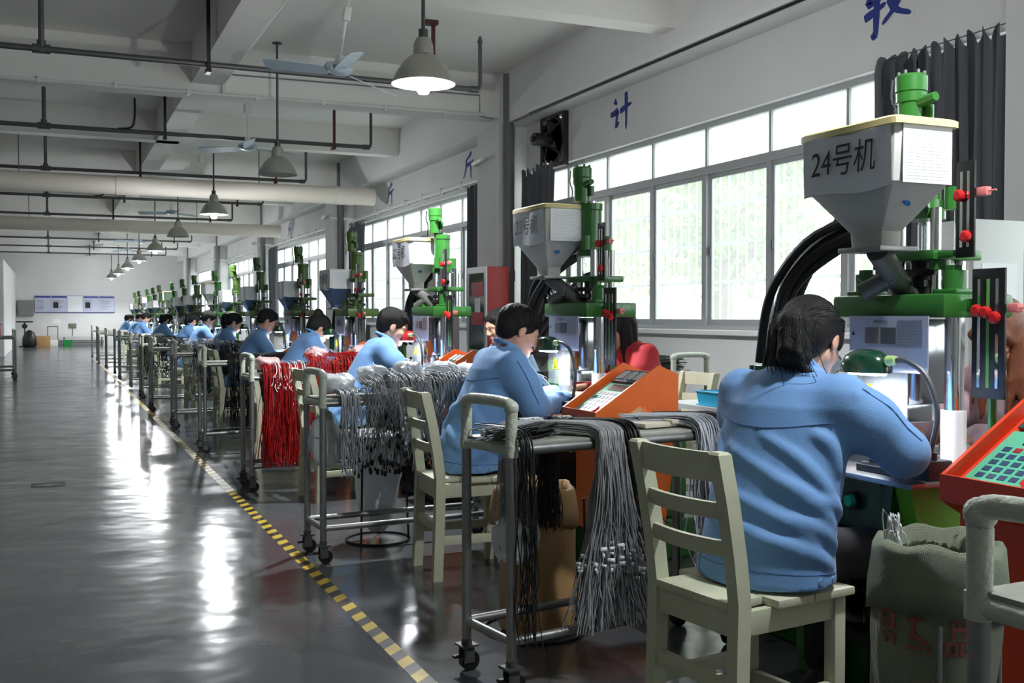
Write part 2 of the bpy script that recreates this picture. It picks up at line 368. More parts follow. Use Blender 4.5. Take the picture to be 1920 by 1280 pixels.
# ------------------------------------------------------------------ curtains
def curtain(ya, yb, z0, z1, x, label, folds, amp=.045, gather=0):
    n = 120; m = 14; rs = random.Random(int(ya*100)); ph = [rs.uniform(0, 6.28) for _ in range(6)]
    mb = MB(); V = []
    for side in (0, .004):
        for j in range(m+1):
            v = j/m
            for k in range(n+1):
                u = k/n; f = math.sin(u*folds*2*math.pi+ph[0]+.8*math.sin(u*9+ph[1])+.25*math.sin(v*5+ph[2]+u*4))
                f = f*(.65+.5*math.sin(u*7.3+ph[5]+v))+.55*math.sin(u*folds*3.3*math.pi+ph[3]+v*1.6)+.25*math.sin(u*folds*7.1+ph[2]-v*2.4)
                sag = (.05*math.sin(u*folds*2*math.pi+ph[4])-.03)*max(0, 1-v*6)
                V.append((x-side+amp*f*(.55+.45*v), ya+(yb-ya)*(.5+(u-.5)*(1-gather*math.sin(v*math.pi)))+.02*math.sin(u*folds*6+v*3), z1+(z0-z1)*v+sag*(1 if v < .9 else 0)))
    N = (n+1)*(m+1); F = []
    for j in range(m):
        for k in range(n):
            a = j*(n+1)+k; F.append((a, a+1, a+n+2, a+n+1)); F.append((N+a, N+a+n+1, N+a+n+2, N+a+1))
    mb.add(V, F); me = bpy.data.meshes.new('cloth'); me.from_pydata(mb.v, [], mb.f); fin(me, M_curtain, True, 180)
    t = thing('curtain', label, 'curtain', (0, 0, 0)); link('cloth', me, t)
    part('curtain_wire', MB().cyl((x, ya, z1-.01), (x, yb, z1-.01), .004, n=6), M_dsteel, t)
    return t
curtain(4.14, 5.32, .75, 2.86, 4.95, 'wide dark grey curtain beside the machine numbered 24', 13, .038)
curtain(10.15, 11.02, .75, 2.86, 4.98, 'grey curtain hanging behind the hopper numbered 23', 6)
curtain(11.75, 12.75, .75, 2.86, 4.98, 'grey curtain behind the red hose cabinet', 7)
curtain(17.6, 18.65, .75, 2.86, 4.98, 'grey curtain just before the second visible white column', 7)
curtain(25.2, 26.2, .75, 2.86, 4.98, 'farthest grey curtain, down the window wall', 7)
# ------------------------------------------------------------------ pipes, conduits, ducts
for k, c in enumerate(COLS[2:]):
    solo('downpipe', MB().cyl((4.82, c-.38, 0), (4.82, c-.38, 3.96), .065, n=16).cyl((4.82, c-.38, 1.6), (4.82, c-.38, 1.72), .074, n=16), mat('grey_pvc', (112, 114, 114), .5),
         ['grey downpipe beside the nearest white column', 'grey downpipe on the second white column', 'grey downpipe on the third white column', 'grey downpipe on the fourth white column', 'grey downpipe on the farthest white column'][k], 'pipe')
for k in range(9):
    y = 9.5+3.8*k; nm = ORD[k]
    t = thing('sprinkler_pipe', '%s grey sprinkler pipe across the ceiling counted from the camera' % nm, 'pipe', (0, y, 0))
    part('run', MB().tube([(XL+.1, 0, 3.4), (3.8, 0, 3.4)], .026, 10), M_dsteel, t)
    part('riser', MB().tube([(3.8, 0, 3.4), (3.84, 0, 3.41), (3.85, 0, 3.45), (3.85, 0, 3.86)], .02, 8).cyl((3.85, 0, 3.86), (3.85, 0, 3.92), .03, .01, 8).cyl((3.74, 0, 3.4), (3.83, 0, 3.4), .033, n=10), M_dsteel, t)
    part('hanger', MB().bar((3.35, -.05, 3.36), (3.35, -.05, 4.0), .03, .03).box((3.33, -.07, 3.34), (3.37, .05, 3.37)).box((3.27, -.09, 3.96), (3.39, 0, 4.0)), M_brownred, t)
    part('hanger', MB().bar((1.28, -.05, 3.34), (1.28, -.05, 4.0), .03, .03).box((1.26, -.07, 3.32), (1.30, .05, 3.36)), M_black, t)
    part('riser', MB().cyl((-.05, 0, 3.4), (-.05, 0, 3.94), .024, n=10).cyl((-.12, 0, 3.4), (.02, 0, 3.4), .038, n=10).cyl((-.05, 0, 3.37), (-.05, 0, 3.47), .036, n=10), M_dsteel, t)
    if k in (1, 3, 5): part('flexible_drop', MB().tube(sp1([(.75, 0, 3.42), (.9, 0, 3.45), (.94, 0, 3.58), (.94, 0, 3.8)], 14), .014, 6), M_black, t)
for k, y in enumerate((16.6, 24.2)):
    t = thing('air_duct', ['nearer thick cream air duct running across the hall to the wall', 'farther thick cream air duct running across the hall'][k], 'duct', (0, y, 0))
    M_duct = mat('cream_duct', (222, 214, 204), .6)
    part('run', MB().cyl((XL+.1, 0, 3.14), (4.85, 0, 3.14), .14, n=24), M_duct, t)
    for x in (.9, 4.2): part('joint_band', MB().cyl((x, 0, 3.14), (x+.3, 0, 3.14), .147, n=24), M_duct, t)
    for x in (-.4, 3.0): part('hanger', MB().cyl((x, 0, 3.28), (x, 0, 4.0), .008, n=6), M_dsteel, t)
t = thing('conduit', 'thin white conduit clipped along the nearest ceiling beam', 'conduit')
part('run', MB().tube([(XL+.1, 11.23, 3.48), (1.3, 11.23, 3.5), (4.6, 11.23, 3.52)], .02, 8), M_white, t)
for k in range(14): part('clip', MB().box((-5+k*.7, 11.205, 3.47), (-4.97+k*.7, 11.25, 3.53)), M_white, t, smooth=False)
t = thing('conduit', 'white conduit along the lower edge of the lengthwise ceiling beam', 'conduit')
part('branch', MB().tube([(1.67, 11.22, 3.5), (1.67, 11.22, 3.63), (1.67, 7.8, 3.63), (1.67, 3.9, 3.63)], .02, 8), M_white, t)
t = thing('conduit', 'thin grey cable line across the face of the nearest deep beam', 'conduit')
part('upper_run', MB().tube([(1.75, 11.235, 3.72), (4.55, 11.235, 3.74), (4.55, 11.235, 3.5), (4.7, 11.2, 3.48)], .008, 6), M_grey, t)
t = thing('conduit', 'black and white cable run along the wall beam above the windows', 'conduit')
part('run', MB().tube([(4.79, 4.2, 3.39), (4.79, 10.9, 3.39)], .012, 6), M_black, t)
part('channel', MB().box((4.765, 4.2, 3.405), (4.8, 10.4, 3.44)), M_white, t, smooth=False)
for k, c in enumerate(COLS[2:5]):
    t = thing('conduit', '%s white pipe run above the window head past the column' % ['nearest', 'middle', 'farthest'][k], 'conduit')
    part('run', MB().tube([(4.6, c-.1, 3.02), (4.65, c+.3, 3.02), (5.05, c+.45, 2.96), (5.05, c+7.1, 2.94), (4.64, c+7.3, 2.98)], .028, 8), M_white, t)
    for q in range(8): part('clip', MB().box((5.02, c+.9+q*.8, 2.91), (5.1, c+.95+q*.8, 2.995)), M_white, t, smooth=False)
# exhaust fan in the wall
t = thing('exhaust_fan', 'square black exhaust fan set in the wall above the windows', 'fan', (XW, 10.35, 3.12))
M_edark = mat('oily_black', (36, 31, 27), .5)
part('frame', MB().box((-.06, -.29, -.3), (.0, .29, -.25)).box((-.06, -.29, .25), (0, .29, .3)).box((-.06, -.29, -.25), (0, -.24, .25)).box((-.06, .24, -.25), (0, .29, .25)), M_edark, t)
part('shroud', MB().lathe([(.24, 0), (.24, -.06), (.255, -.06), (.255, 0)], (0, 0, 0), 28, Matrix.Rotation(R(90), 4, 'Y')), M_edark, t)
part('motor', MB().cyl((-.28, 0, 0), (-.08, 0, 0), .07, n=18).cyl((-.31, 0, 0), (-.28, 0, 0), .03, n=12), M_edark, t)
for k in range(4):
    a = k*math.pi/2+.5; part('blade', MB().add([Vector((-.10+.03*s, math.cos(a+b)*r, math.sin(a+b)*r)) for r, b, s in ((.05, -.3, 0), (.22, -.35, -1), (.22, .3, 1), (.05, .3, 0))]+[Vector((-.105+.03*s, math.cos(a+b)*r, math.sin(a+b)*r)) for r, b, s in ((.05, -.3, 0), (.22, -.35, -1), (.22, .3, 1), (.05, .3, 0))], [(0,1,2,3),(7,6,5,4),(0,4,5,1),(1,5,6,2),(2,6,7,3),(3,7,4,0)]), M_edark, t)
for s in (-1, 1): part('strut', MB().bar((-.2, 0, 0), (-.03, s*.24, -.2), .02, .02).bar((-.2, 0, 0), (-.03, s*.24, .2), .02, .02), M_edark, t)
# ------------------------------------------------------------------ brush characters on the wall
STR = {
 'ji': [[(.2,.86),(.32,.74)], [(.02,.48),(.2,.5),(.36,.56),(.3,.3),(.27,.08),(.42,.22)], [(.46,.5),(.7,.58),(.98,.64)], [(.74,1.0),(.75,.5),(.74,-.05)]],
 'jin': [[(.78,1.0),(.58,.86),(.32,.72)], [(.34,.76),(.32,.45),(.22,.2),(.08,.0)], [(.3,.5),(.62,.56),(.98,.66)], [(.72,.58),(.72,.3),(.74,-.08)]],
 'jiao': [[(.02,.72),(.2,.8),(.42,.84)], [(.3,1.0),(.18,.72),(.08,.5),(.28,.54),(.44,.6)], [(.0,.26),(.24,.34),(.5,.44)], [(.3,.62),(.28,.2),(.26,-.16),(.16,-.1)],
          [(.72,1.06),(.8,.94)], [(.52,.82),(.74,.86),(1.0,.94)], [(.68,.8),(.6,.64),(.5,.54)], [(.82,.8),(.9,.7),(.97,.62)], [(.86,.62),(.7,.3),(.42,.04)], [(.56,.5),(.74,.24),(1.06,.08)]]}
def brush(ch, y, z, w, h, label):
    t = thing('wall_character', label, 'lettering', (XW, y, z))
    for nm, ex, dep, m in (('outline', .022, .002, M_white), ('stroke', 0, .004, M_blueink)):
        for q, st in enumerate(STR[ch]):
            L = sp1([(a, b, 0) for a, b in st], 10); poly = []; poly2 = []
            for i, (a, b, _) in enumerate(L):
                a2, b2, _ = L[min(i+1, 9)]; a1, b1, _ = L[max(i-1, 0)]
                dx, dy = (a2-a1)*w, (b2-b1)*h; dl = math.hypot(dx, dy)+1e-9
                wd = (.036+.024*math.sin(math.pi*min(1, i/9*1.25+.2)))*h/.34*(.45 if i == 9 else 1)+ex
                px, pz = (a-.5)*w, (b-.5)*h
                e = (ex if i == 9 else -ex if i == 0 else 0)
                px += dx/dl*e; pz += dy/dl*e
                poly.append((-(px-dy/dl*wd/1.0*.5*2*.5), pz+dx/dl*wd*.5)); poly2.append((-(px+dy/dl*wd*.5), pz-dx/dl*wd*.5))
            mb = MB(); V = []
            for dd in (0, -dep-q*.00015): V += [(dd, a, b) for a, b in poly]+[(dd, a, b) for a, b in poly2]
            F = []
            for i in range(9):
                F += [(i, i+1, 10+i+1, 10+i), (20+i, 30+i, 30+i+1, 20+i+1), (i, 20+i, 21+i, i+1), (10+i, 11+i, 31+i, 30+i)]
            F += [(0, 10, 30, 20), (9, 29, 39, 19)]
            part(nm, mb.add(V, F), m, t, smooth=False)
brush('jiao', 5.40, 3.30, .40, .34, 'large blue brush character above the window right of the hopper numbered 24')
brush('ji', 8.93, 3.19, .42, .34, 'blue brush character beside the exhaust fan')
brush('jin', 13.0, 3.2, .42, .32, 'blue brush character just left of the nearest white column')
brush('jin', 16.5, 3.2, .42, .32, 'blue brush character above the end of the nearer duct')
brush('jin', 24.4, 3.2, .42, .34, 'far blue brush character above the end of the farther duct')
# ------------------------------------------------------------------ outdoors
struct('ground_outside', MB().box((XW+.24, -30, -.4), (60, 90, -.3)), mat('pale_concrete', (196, 194, 188), .9, var=.1, vscale=.5))
M_leaf = mat('tree_leaf', (112, 140, 62), .6, var=.3, vscale=3); M_leaf2 = mat('pale_tree_leaf', (150, 164, 84), .6, var=.3, vscale=3); M_bark = mat('tree_bark', (96, 84, 72), .9, bump=.5, bscale=20)
def tree(x, y, h, rad, label, lm, seed, n=2600):
    rg = np.random.default_rng(seed); t = thing('tree', label, 'tree', (x, y, -.3), 0, 'trees outside the windows')
    tr = MB().tube(sp1([(0,0,0),(.06,.03,h*.3),(-.05,.08,h*.6),(.05,0,h*.9)], 8), [.16,.15,.14,.13,.11,.09,.07,.04], 8)
    part('trunk', tr, M_bark, t)
    for q in range(5):
        a = q*1.3+seed; part('branch', MB().tube(sp1([(0,.02,h*(.35+.09*q)), (math.cos(a)*rad*.4, math.sin(a)*rad*.4, h*(.45+.09*q)), (math.cos(a)*rad*.85, math.sin(a)*rad*.85, h*(.55+.08*q))], 6), [.06,.055,.05,.04,.03,.015], 6), M_bark, t)
    cl = rg.normal(size=(26, 3)); cl /= np.linalg.norm(cl, axis=1, keepdims=True); cl *= rg.uniform(.4, 1, (26, 1))*np.array([rad, rad, h*.33]); cl[:, 2] += h*.66
    p = cl[rg.integers(0, 26, n)]+rg.normal(size=(n, 3))*rad*.22
    a = rg.normal(size=(n, 3)); a /= np.linalg.norm(a, axis=1, keepdims=True); b = np.cross(a, rg.normal(size=(n, 3))); b /= np.linalg.norm(b, axis=1, keepdims=True)
    s = rg.uniform(.05, .1, (n, 1)); V = np.stack([p-a*s*1.5, p+b*s*.6, p+a*s*1.5, p-b*s*.6], 1).reshape(-1, 3)
    o = link('leaves', npmesh('leaves', V, np.arange(4*n).reshape(-1, 4), lm, False), t); o['kind'] = 'stuff'
for i, (x, y, h, r, l) in enumerate([(9.5, 13.6, 5.0, 1.5, 'tree outside seen through the window left of the middle sash'), (9.2, 17.6, 4.6, 1.5, 'tree outside at the left end of the nearest big window'),
                                     (10.8, 9.9, 4.6, 1.6, 'leafy tree outside the middle of the nearest big window'), (10, 6.0, 4.4, 1.5, 'tree outside just left of the hopper numbered 24'), (13.8, 19.5, 6.5, 2.2, 'larger tree farther off behind the others outside'), (12.5, 25, 6, 2.2, 'tree outside the second window bay')]):
    tree(x, y, h, r, l, (M_leaf, M_leaf2)[i % 2], 11+i)
t = thing('tin_shed', 'low open shed with a pale sloping roof outside the window', 'shed', (13.2, 13.5, -.3))
part('roof', MB().prism([(-1.6, 1.7), (1.6, 2.25), (1.6, 2.3), (-1.6, 1.75)], -1.8, 1.8), mat('pale_tin', (190, 186, 180), .5), t)
for x, y in ((-1.4, -1.6), (-1.4, 1.6), (1.4, -1.6), (1.4, 1.6)): part('post', MB().box((x-.05, y-.05, 0), (x+.05, y+.05, 1.8+(.42 if x > 0 else 0)-.0)), M_bark, t)
w = solo('garden_wall', MB().box((17, -20, -.3), (17.2, 60, 1.5)).box((16.95, -20, 1.5), (17.25, 60, 1.56)), mat('outdoor_wall', (168, 164, 156), .9, var=.15, vscale=1), 'long low masonry wall outside behind the trees', 'wall')
# ------------------------------------------------------------------ pendant lamps
def pendant():
    t = thing('pendant_lamp', '', 'lamp', (0, 0, 2.65))
    part('rod', MB().cyl((0,0,.32), (0,0,CEIL-2.65-.0), .012, n=10).lathe([(.012, 1.33), (.05, 1.34), (.05, 1.35), (0, 1.35)], (0,0,0), 16).cyl((0,0,.28), (0,0,.34), .03, n=14), M_dsteel, t)
    pr = [(.2, 0), (.196, .012), (.17, .07), (.135, .125), (.095, .165), (.062, .185)]
    part('shade', MB().lathe([(.2, 0)]+pr+[(.058, .185), (.09, .163), (.13, .122), (.165, .068), (.192, .01), (.196, 0)], (0,0,0), 40), M_shade, t)
    part('collar', MB().lathe([(.064, .183), (.06, .25), (.045, .285), (0, .285)], (0,0,0), 24).cyl((.055,.0,.23), (.064,0,.23), .008, n=8).cyl((-.055,.0,.23), (-.064,0,.23), .008, n=8), M_shade, t)
    return t
def lit(t, w):
    part('bulb', MB().lathe([(0, -.062), (.03, -.058), (.045, -.035), (.045, .02), (.03, .06), (.02, .12), (0, .12)], (0,0,0), 20), M_bulb, t)
    ld = bpy.data.lights.new('lamp_light', 'SPOT'); ld.energy = w; ld.color = (.95, .98, 1); ld.shadow_soft_size = .06; ld.spot_size = R(150); ld.spot_blend = .4
    lo = bpy.data.objects.new('lamp_light', ld); COL.objects.link(lo); lo.parent = t; lo.location = (0, 0, -.08)
    # bare point light added under the shade to brighten surroundings and ceiling
    l2 = bpy.data.lights.new('ceiling_fill', 'POINT'); l2.energy = w*.35; l2.color = (.95, .98, 1); l2.shadow_soft_size = .05
    lo = bpy.data.objects.new('ceiling_fill', l2); COL.objects.link(lo); lo.parent = t; lo.location = (0, 0, -.1)
p0 = pendant()
offs = (1, 3)
for k in range(-1, 9):  # lamp nearest the camera is out of view, added to light the foreground
    t = p0 if k == -1 else dup(p0, (0,0,2.65))
    t.location = (2.15, 6.25+4.6*k, 2.65)
    t['label'] = '%s grey pendant lamp%s counted from the camera' % (ORD[k], ', unlit,' if k in offs else '') if k >= 0 else 'unseen grey pendant lamp added to light the nearest workplace'; t['group'] = 'row of pendant lamps'
for k, t in enumerate([o for o in bpy.data.objects if o.name.startswith('pendant_lamp')]):
    if round((t.location.y-6.25)/4.6) not in offs: lit(t, LAMP_W*(.45 if t.location.y < 3 else 1))
# ------------------------------------------------------------------ ceiling fans
def fan():
    t = thing('ceiling_fan', '', 'fan', (0, 0, 3.3))
    part('rod', MB().cyl((0,0,.02), (0,0,.66), .011, n=8).box((-.045,-.03,.40), (.045,.03,.52), .01).cyl((0,0,.03), (0,0,.1), .04, n=14), M_white, t)
    part('hub', MB().lathe([(0,-.06), (.05,-.058), (.1,-.04), (.125,-.01), (.11,.02), (.05,.035), (0,.035)], (0,0,0), 28), M_fan, t)
    for q in range(3):
        a = q*2*math.pi/3
        L = [(.1, .045), (.18, .06), (.6, .07), (.66, .05)]; V = []
        for z in (.004, -.004):
            for r, w in L: V += [(r, -w, z-.03-w*.35), (r, w, z-.03+w*.35)]
        F = [(2*i, 2*i+2, 2*i+3, 2*i+1) for i in range(3)]+[(8+2*i, 8+2*i+1, 8+2*i+3, 8+2*i+2) for i in range(3)]+[(0,1,9,8), (6,14,15,7)]+[(2*i, 8+2*i, 10+2*i, 2*i+2) for i in range(3)]+[(2*i+1, 2*i+3, 11+2*i, 9+2*i) for i in range(3)]
        part('blade', MB().add(V, F).xf(Matrix.Rotation(a, 4, 'Z')), M_fan, t)
    return t
f0 = fan()
for k in range(7):
    t = f0 if k == 0 else dup(f0, (0,0,0))
    t.location = (2.25, 8.74+4.45*k, 3.3); t.rotation_euler = (R(-9) if k == 0 else 0, 0, R((-92, 22, -75, 40, 10, 80, 5)[k]))
    t['label'] = '%s pale ceiling fan counted from the camera' % ORD[k]; t['group'] = 'ceiling fans'
# ------------------------------------------------------------------ moulding machine
def hose_set(t, keys, n=4, r=.017, m=M_rubber):
    for q in range(n):
        dx, dy = (q % 2)*.032-.016, (q//2)*.034-.016; wob = RNG.normal(0, .008, (len(keys), 3))
        part('hose', MB().tube(sp1([(x+dx+w[0], y+dy*1.2+w[1], z+w[2]+dy) for (x, y, z), w in zip(keys, wob)], 22), r, 8), m, t)
def paper_lines(mb, x, y0, y1, z0, z1, n):
    for i in range(n):
        z = z1-(z1-z0)*i/n; mb.box((x-.0006, y0+(y1-y0)*.02*(i % 3), z-.0022), (x, y1-(y1-y0)*.3*((i*7) % 5)/5, z))
    return mb
def hopper(t, cx, cy, rz, num, steel=False, g=M_hop):
    sx, sy = .116, .195; h = thing_part = link('hopper', None, t, (cx, cy, rz))
    if steel:
        prof = [(1, 0), (1, -.17), (.36, -.32), (.36, -.35)]; wallm = M_white; lowm = mat('blue_grey_steel', (92, 116, 150), .4, .3)
        A = [[(sx*k*(1-.05*0)*a, sy*k*b, z) for a, b in ((-1,-1),(1,-1),(1,1),(-1,1))] for k, z in prof[:2]]
        part('box', MB().rings(A), wallm, h, smooth=False)
        B = [[(sx*k*a, sy*k*b, z) for a, b in ((-1,-1),(1,-1),(1,1),(-1,1))] for k, z in prof[1:]]
        part('funnel', MB().rings(B), lowm, h, smooth=False)
    else:
        prof = [(1, 0), (.985, -.06), (.95, -.17), (.36, -.30), (.34, -.345)]
        def ring(k, z, c=.025):
            a, b = sx*k, sy*k; c = min(c, a*.4)
            return [(-a, -b+c, z), (-a+c*.3, -b+c*.3, z), (-a+c, -b, z), (a-c, -b, z), (a-c*.3, -b+c*.3, z), (a, -b+c, z), (a, b-c, z), (a-c*.3, b-c*.3, z), (a-c, b, z), (-a+c, b, z), (-a+c*.3, b-c*.3, z), (-a, b-c, z)]
        part('body', MB().rings([ring(k, z) for k, z in prof]), g, h, ang=30)
        part('rim', MB().rings([ring(1.07, -.012), ring(1.07, .006), ring(1.0, .012)]), M_cream, h, ang=30)
        part('blue_sticker', MB().lathe([(0, 0), (.014, 0), (.014, .002), (0, .002)], (0, 0, 0), 20, Matrix.Translation((-.1, -.125, -.235)) @ Matrix.Rotation(R(32), 4, 'Z') @ Matrix.Rotation(R(90), 4, 'X') @ Matrix.Rotation(R(-35), 4, 'X')), M_bluedot, h) if False else None
        k = .66; zz = -.225
        M = Matrix.Translation((-.02, -sy*.735, zz)) @ Matrix.Rotation(R(90-32+0), 4, 'X')
        part('blue_sticker', MB().lathe([(0, 0), (.013, 0), (.013, .003), (0, .003)], (0,0,0), 20, M), M_bluedot, h)
    # number sheet on the operator side, information sheet on the camera side
    k = 1.0
    V = []; n = 8
    for e in (0, .0025):
        for j in range(3):
            for i in range(n+1):
                y = sy*(.93-1.86*i/n); V.append((-sx*(1-.03*j)-.004-e-.004*math.sin(i*1.3+j), y, -.016-.085*j+.006*math.sin(i*.9)))
    N = 3*(n+1); F = []
    for j in range(2):
        for i in range(n): a = j*(n+1)+i; F += [(a, a+n+1, a+n+2, a+1), (N+a, N+a+1, N+a+n+2, N+a+n+1)]
    part('number_sheet', MB().add(V, F), mat('plastic_covered_paper', (228, 232, 240), .28), h, ang=180)
    if num:
        me = text_mesh(num, .094, M_ink); o = link('number', me, h, (-sx-.0135, .0, -.095)); o.rotation_euler = (R(90), 0, R(-90))
        o.rotation_euler = (Matrix.Rotation(R(-90), 3, 'Z') @ Matrix.Rotation(R(90-3), 3, 'X')).to_euler(); o.scale = (.98, 1.1, 1)
    si = part('information_sheet', MB().box((-sx*.75, -sy-.004, -.175), (sx*.82, -sy-.001, -.012)), M_paper, h, smooth=False)
    pl = MB()
    for i in range(16): pl.box((-sx*.66, -sy-.0046, -.03-.009*i), (sx*(.7-.3*((i*5) % 4)/4), -sy-.004, -.0285-.009*i))
    part('print', pl, mat('pale_print', (190, 192, 198), .6), si, smooth=False)
    part('base_plate', MB().box((-.07, -.095, -.36), (.075, .085, -.345), .003), M_steel, h)
    return h
def machine(num, hop, var=0, py=.80):
    g = (M_green, M_olive)[var]
    t = thing('moulding_machine', '', 'machine', (0, 0, 0))
    part('base', MB().box((-.16, -.3, 0), (.5, .34, .2), .02).box((.05, -.26, .2), (.46, .3, .58), .02), M_green, t)
    part('frame_dark', MB().box((-.22, -.22, .2), (.04, .26, .24)).box((-.1, -.2, .24), (.05, -.12, .58)).box((-.1, .14, .24), (.05, .22, .58)).cyl((-.12, 0, .24), (-.12, 0, .58), .04).cyl((-.2, .1, .3), (.05, .1, .3), .025), M_black, t)
    fp = part('front_panel', MB().prism([(-.25, .73), (-.27, .57), (.1, .57), (.1, .73)], -.2, .3).box((-.3, -.2, .715), (.3, .3, .722)), M_dgreen, t, smooth=False)
    part('side_cheek', MB().prism([(-.25, .73), (-.2, .54), (.35, .54), (.35, .73)], -.26, -.2), M_lime, t, smooth=False)
    for y, m in ((.16, mat('pink_button', (150, 30, 76), .35)), (-.06, mat('green_button', (20, 150, 104), .35))):
        b = part('button', MB().cyl((-.262, y, .65), (-.28, y, .65), .028, n=20), M_black, fp); part('button_cap', MB().cyl((-.28, y, .65), (-.293, y, .65), .02, .017, n=20), m, b)
    part('table_plate', MB().box((-.34, -.36, .73), (.36, .36, .745), .003), M_table, t)
    for y in (-.18, .185):
        b = part('tie_bar', MB().cyl((0, y, .745), (0, y, 1.2), .028, n=24), M_chrome, t)
        part('paper_sleeve', MB().cyl((0, y, .75), (0, y, .90+.02*(y < 0)), .036, n=20), M_paper, b)
    part('top_platen', MB().box((-.1, -.235, 1.195), (.18, .235, 1.265), .012), g, t)
    for y in (-.18, .185): part('platen_nut', MB().cyl((0, y, 1.265), (0, y, 1.335), .036, n=20).cyl((0, y, 1.335), (0, y, 1.35), .026, n=6).box((-.045, y-.045, 1.265), (.045, y+.045, 1.28), .004), g, t)
    for x, y in ((.02, -.085), (.02, .06), (.12, -.085), (.12, .06)): part('guide_rod', MB().cyl((x, y, 1.265), (x, y, 1.53), .017, n=14), M_chrome, t)
    part('mid_plate', MB().box((-.03, -.125, 1.37), (.17, .10, 1.40), .006).cyl((.02, -.105, 1.34), (.02, -.105, 1.37), .03, n=16), g, t)
    part('barrel', MB().cyl((.05, 0, 1.2), (.05, 0, 1.37), .032, n=16).box((-.02, -.08, 1.29), (.1, .02, 1.31)).box((.0, -.1, 1.325), (.08, .05, 1.345)), M_black, t)
    part('injection_cylinder', MB().lathe([(0, 1.50), (.07, 1.50), (.07, 1.53), (.06, 1.535), (.06, 1.56), (.055, 1.565), (.055, 1.73), (.06, 1.735), (.06, 1.765), (0, 1.765)], (.05, 0, 0), 28).cyl((-.01, -.06, 1.53), (-.01, -.06, 1.6), .022, n=10).cyl((.11, -.06, 1.53), (.11, -.06, 1.6), .022, n=10), g, t)
    part('coupling', MB().cyl((.05, 0, 1.765), (.05, 0, 1.778), .03, n=14), M_chrome, t)
    mo = part('motor', MB().lathe([(0, 1.775), (.04, 1.775), (.04, 1.83), (.042, 1.86), (.047, 1.862), (.047, 1.89), (.045, 1.892), (.049, 1.895), (.049, 1.94), (.044, 1.947), (0, 1.947)], (.0, 0, 0), 28).cyl((.0, -.02, 1.855), (.0, -.10, 1.865), .019, .014, n=12).cyl((.03, -.045, 1.80), (.03, -.045, 1.85), .014, n=10), g, t)
    for q in range(6):
        a = q*math.pi/3+.3; part('bolt', MB().cyl((.037*math.cos(a), .037*math.sin(a), 1.944), (.037*math.cos(a), .037*math.sin(a), 1.958), .006, n=6), M_dsteel, mo)
    part('motor_pipe', MB().tube(sp1([(-.055, .02, 1.93), (-.06, .02, 1.87), (-.05, .01, 1.83), (-.05, .02, 1.75)], 8), .004, 6), M_chrome, t)
    hopper(t, *hop[:3], num, var == 1)
    hx, hy, hz = hop[:3]
    ch = part('chute', MB().cyl((hx, hy-.01, hz-.355), (.03, .02, 1.25), .035, n=18), M_castgrey, t)
    mx, my, mz = (hx+.03)/2, (hy+.02)/2, (hz-.355+1.25)/2
    part('branch_tube', MB().cyl((mx, my, mz), (mx-.06, my+.075, mz-.05), .028, n=16), M_castgrey, ch)
    part('tube_mouth_shade', MB().cyl((mx-.0605, my+.0756, mz-.0505), (mx-.062, my+.077, mz-.0515), .022, n=16), M_black, ch)  # black disc paints the shade inside the open tube end
    part('wing_nut', MB().bar((mx-.02, my-.02, mz+.03), (mx-.035, my-.03, mz-.02), .006, .006).tube([(mx-.03, my+.1, mz-.02), (mx-.03, my+.13, mz-.0), (mx-.03, my+.12, mz-.03), (mx-.03, my+.1, mz-.03)], .004, 6), M_steel, ch)
    for z0, z1, y0, y1, x, ns, kz in ((1.37, 1.65, -.265, -.2, -.02, 2, (1.55, 1.43)), (.965, 1.335, -.375, -.262, -.02, 3, (1.215, 1.21, 1.195))):
        gp = part('scale_plate', MB().box((x, y0, z0), (x+.008, y1, z1), .001), M_black, t)
        for i in range(ns):
            y = y1+(y0-y1)*(i+.8)/(ns+.6)
            part('slot', MB().box((x-.0015, y-.005, z0+.03), (x, y+.005, z1-.03)), M_chrome if (i != 1 or ns == 2) else mat('green_strip', (96, 160, 80), .5), gp, smooth=False)
            part('red_knob', MB().lathe([(0, 0), (.016, 0), (.018, .006), (.018, .014), (.012, .018), (0, .018)], (0,0,0), 9, Matrix.Translation((x-.002, y, kz[i])) @ Matrix.Rotation(R(-90), 4, 'Y')), M_red, gp)
        part('limit_switch', MB().box((x+.008, y0-.035, kz[0]-.005), (x+.03, y0+.0, kz[0]+.02), .003).cyl((x+.02, y0-.035, kz[0]+.008), (x+.02, y0-.06, kz[0]+.008), .003, n=6), mat('pale_red_plastic', (214, 120, 116), .4), gp)
    part('plate_post', MB().cyl((0, -.32, .745), (0, -.32, .97), .012, n=10), M_green, t)
    part('plate_bracket', MB().box((-.012, -.28, 1.215), (.02, -.22, 1.25), .003), M_green, t)
    part('plate_bracket', MB().box((-.012, -.24, 1.375), (.02, -.12, 1.395), .003), M_green, t)
    # tooling on the table
    part('lower_mould', MB().box((-.16, -.1, .745), (.1, .1, .775), .004).box((-.12, -.07, .775), (.06, .07, .80), .004), mat('mould_steel', (120, 122, 124), .3, .9), t)
    part('mould_insert', MB().box((-.14, -.06, .80), (.02, .05, .815), .003), mat('cream_insert', (222, 220, 190), .5), t)
    part('upper_mould', MB().box((-.09, -.09, .93), (.1, .11, 1.19), .006).box((-.07, -.05, .87), (.05, .05, .93), .004), mat('polished_steel', (170, 172, 176), .12, 1), t)
    jg = part('jig', MB().box((-.28, -.22, .745), (-.14, -.08, .765), .003).box((-.25, -.2, .765), (-.17, -.1, .78), .003), M_black, t)
    part('jig_plate', MB().box((-.27, -.21, .7655), (-.26, -.09, .772)).box((-.235, -.185, .78), (-.185, -.115, .786), .002), M_chrome, jg)
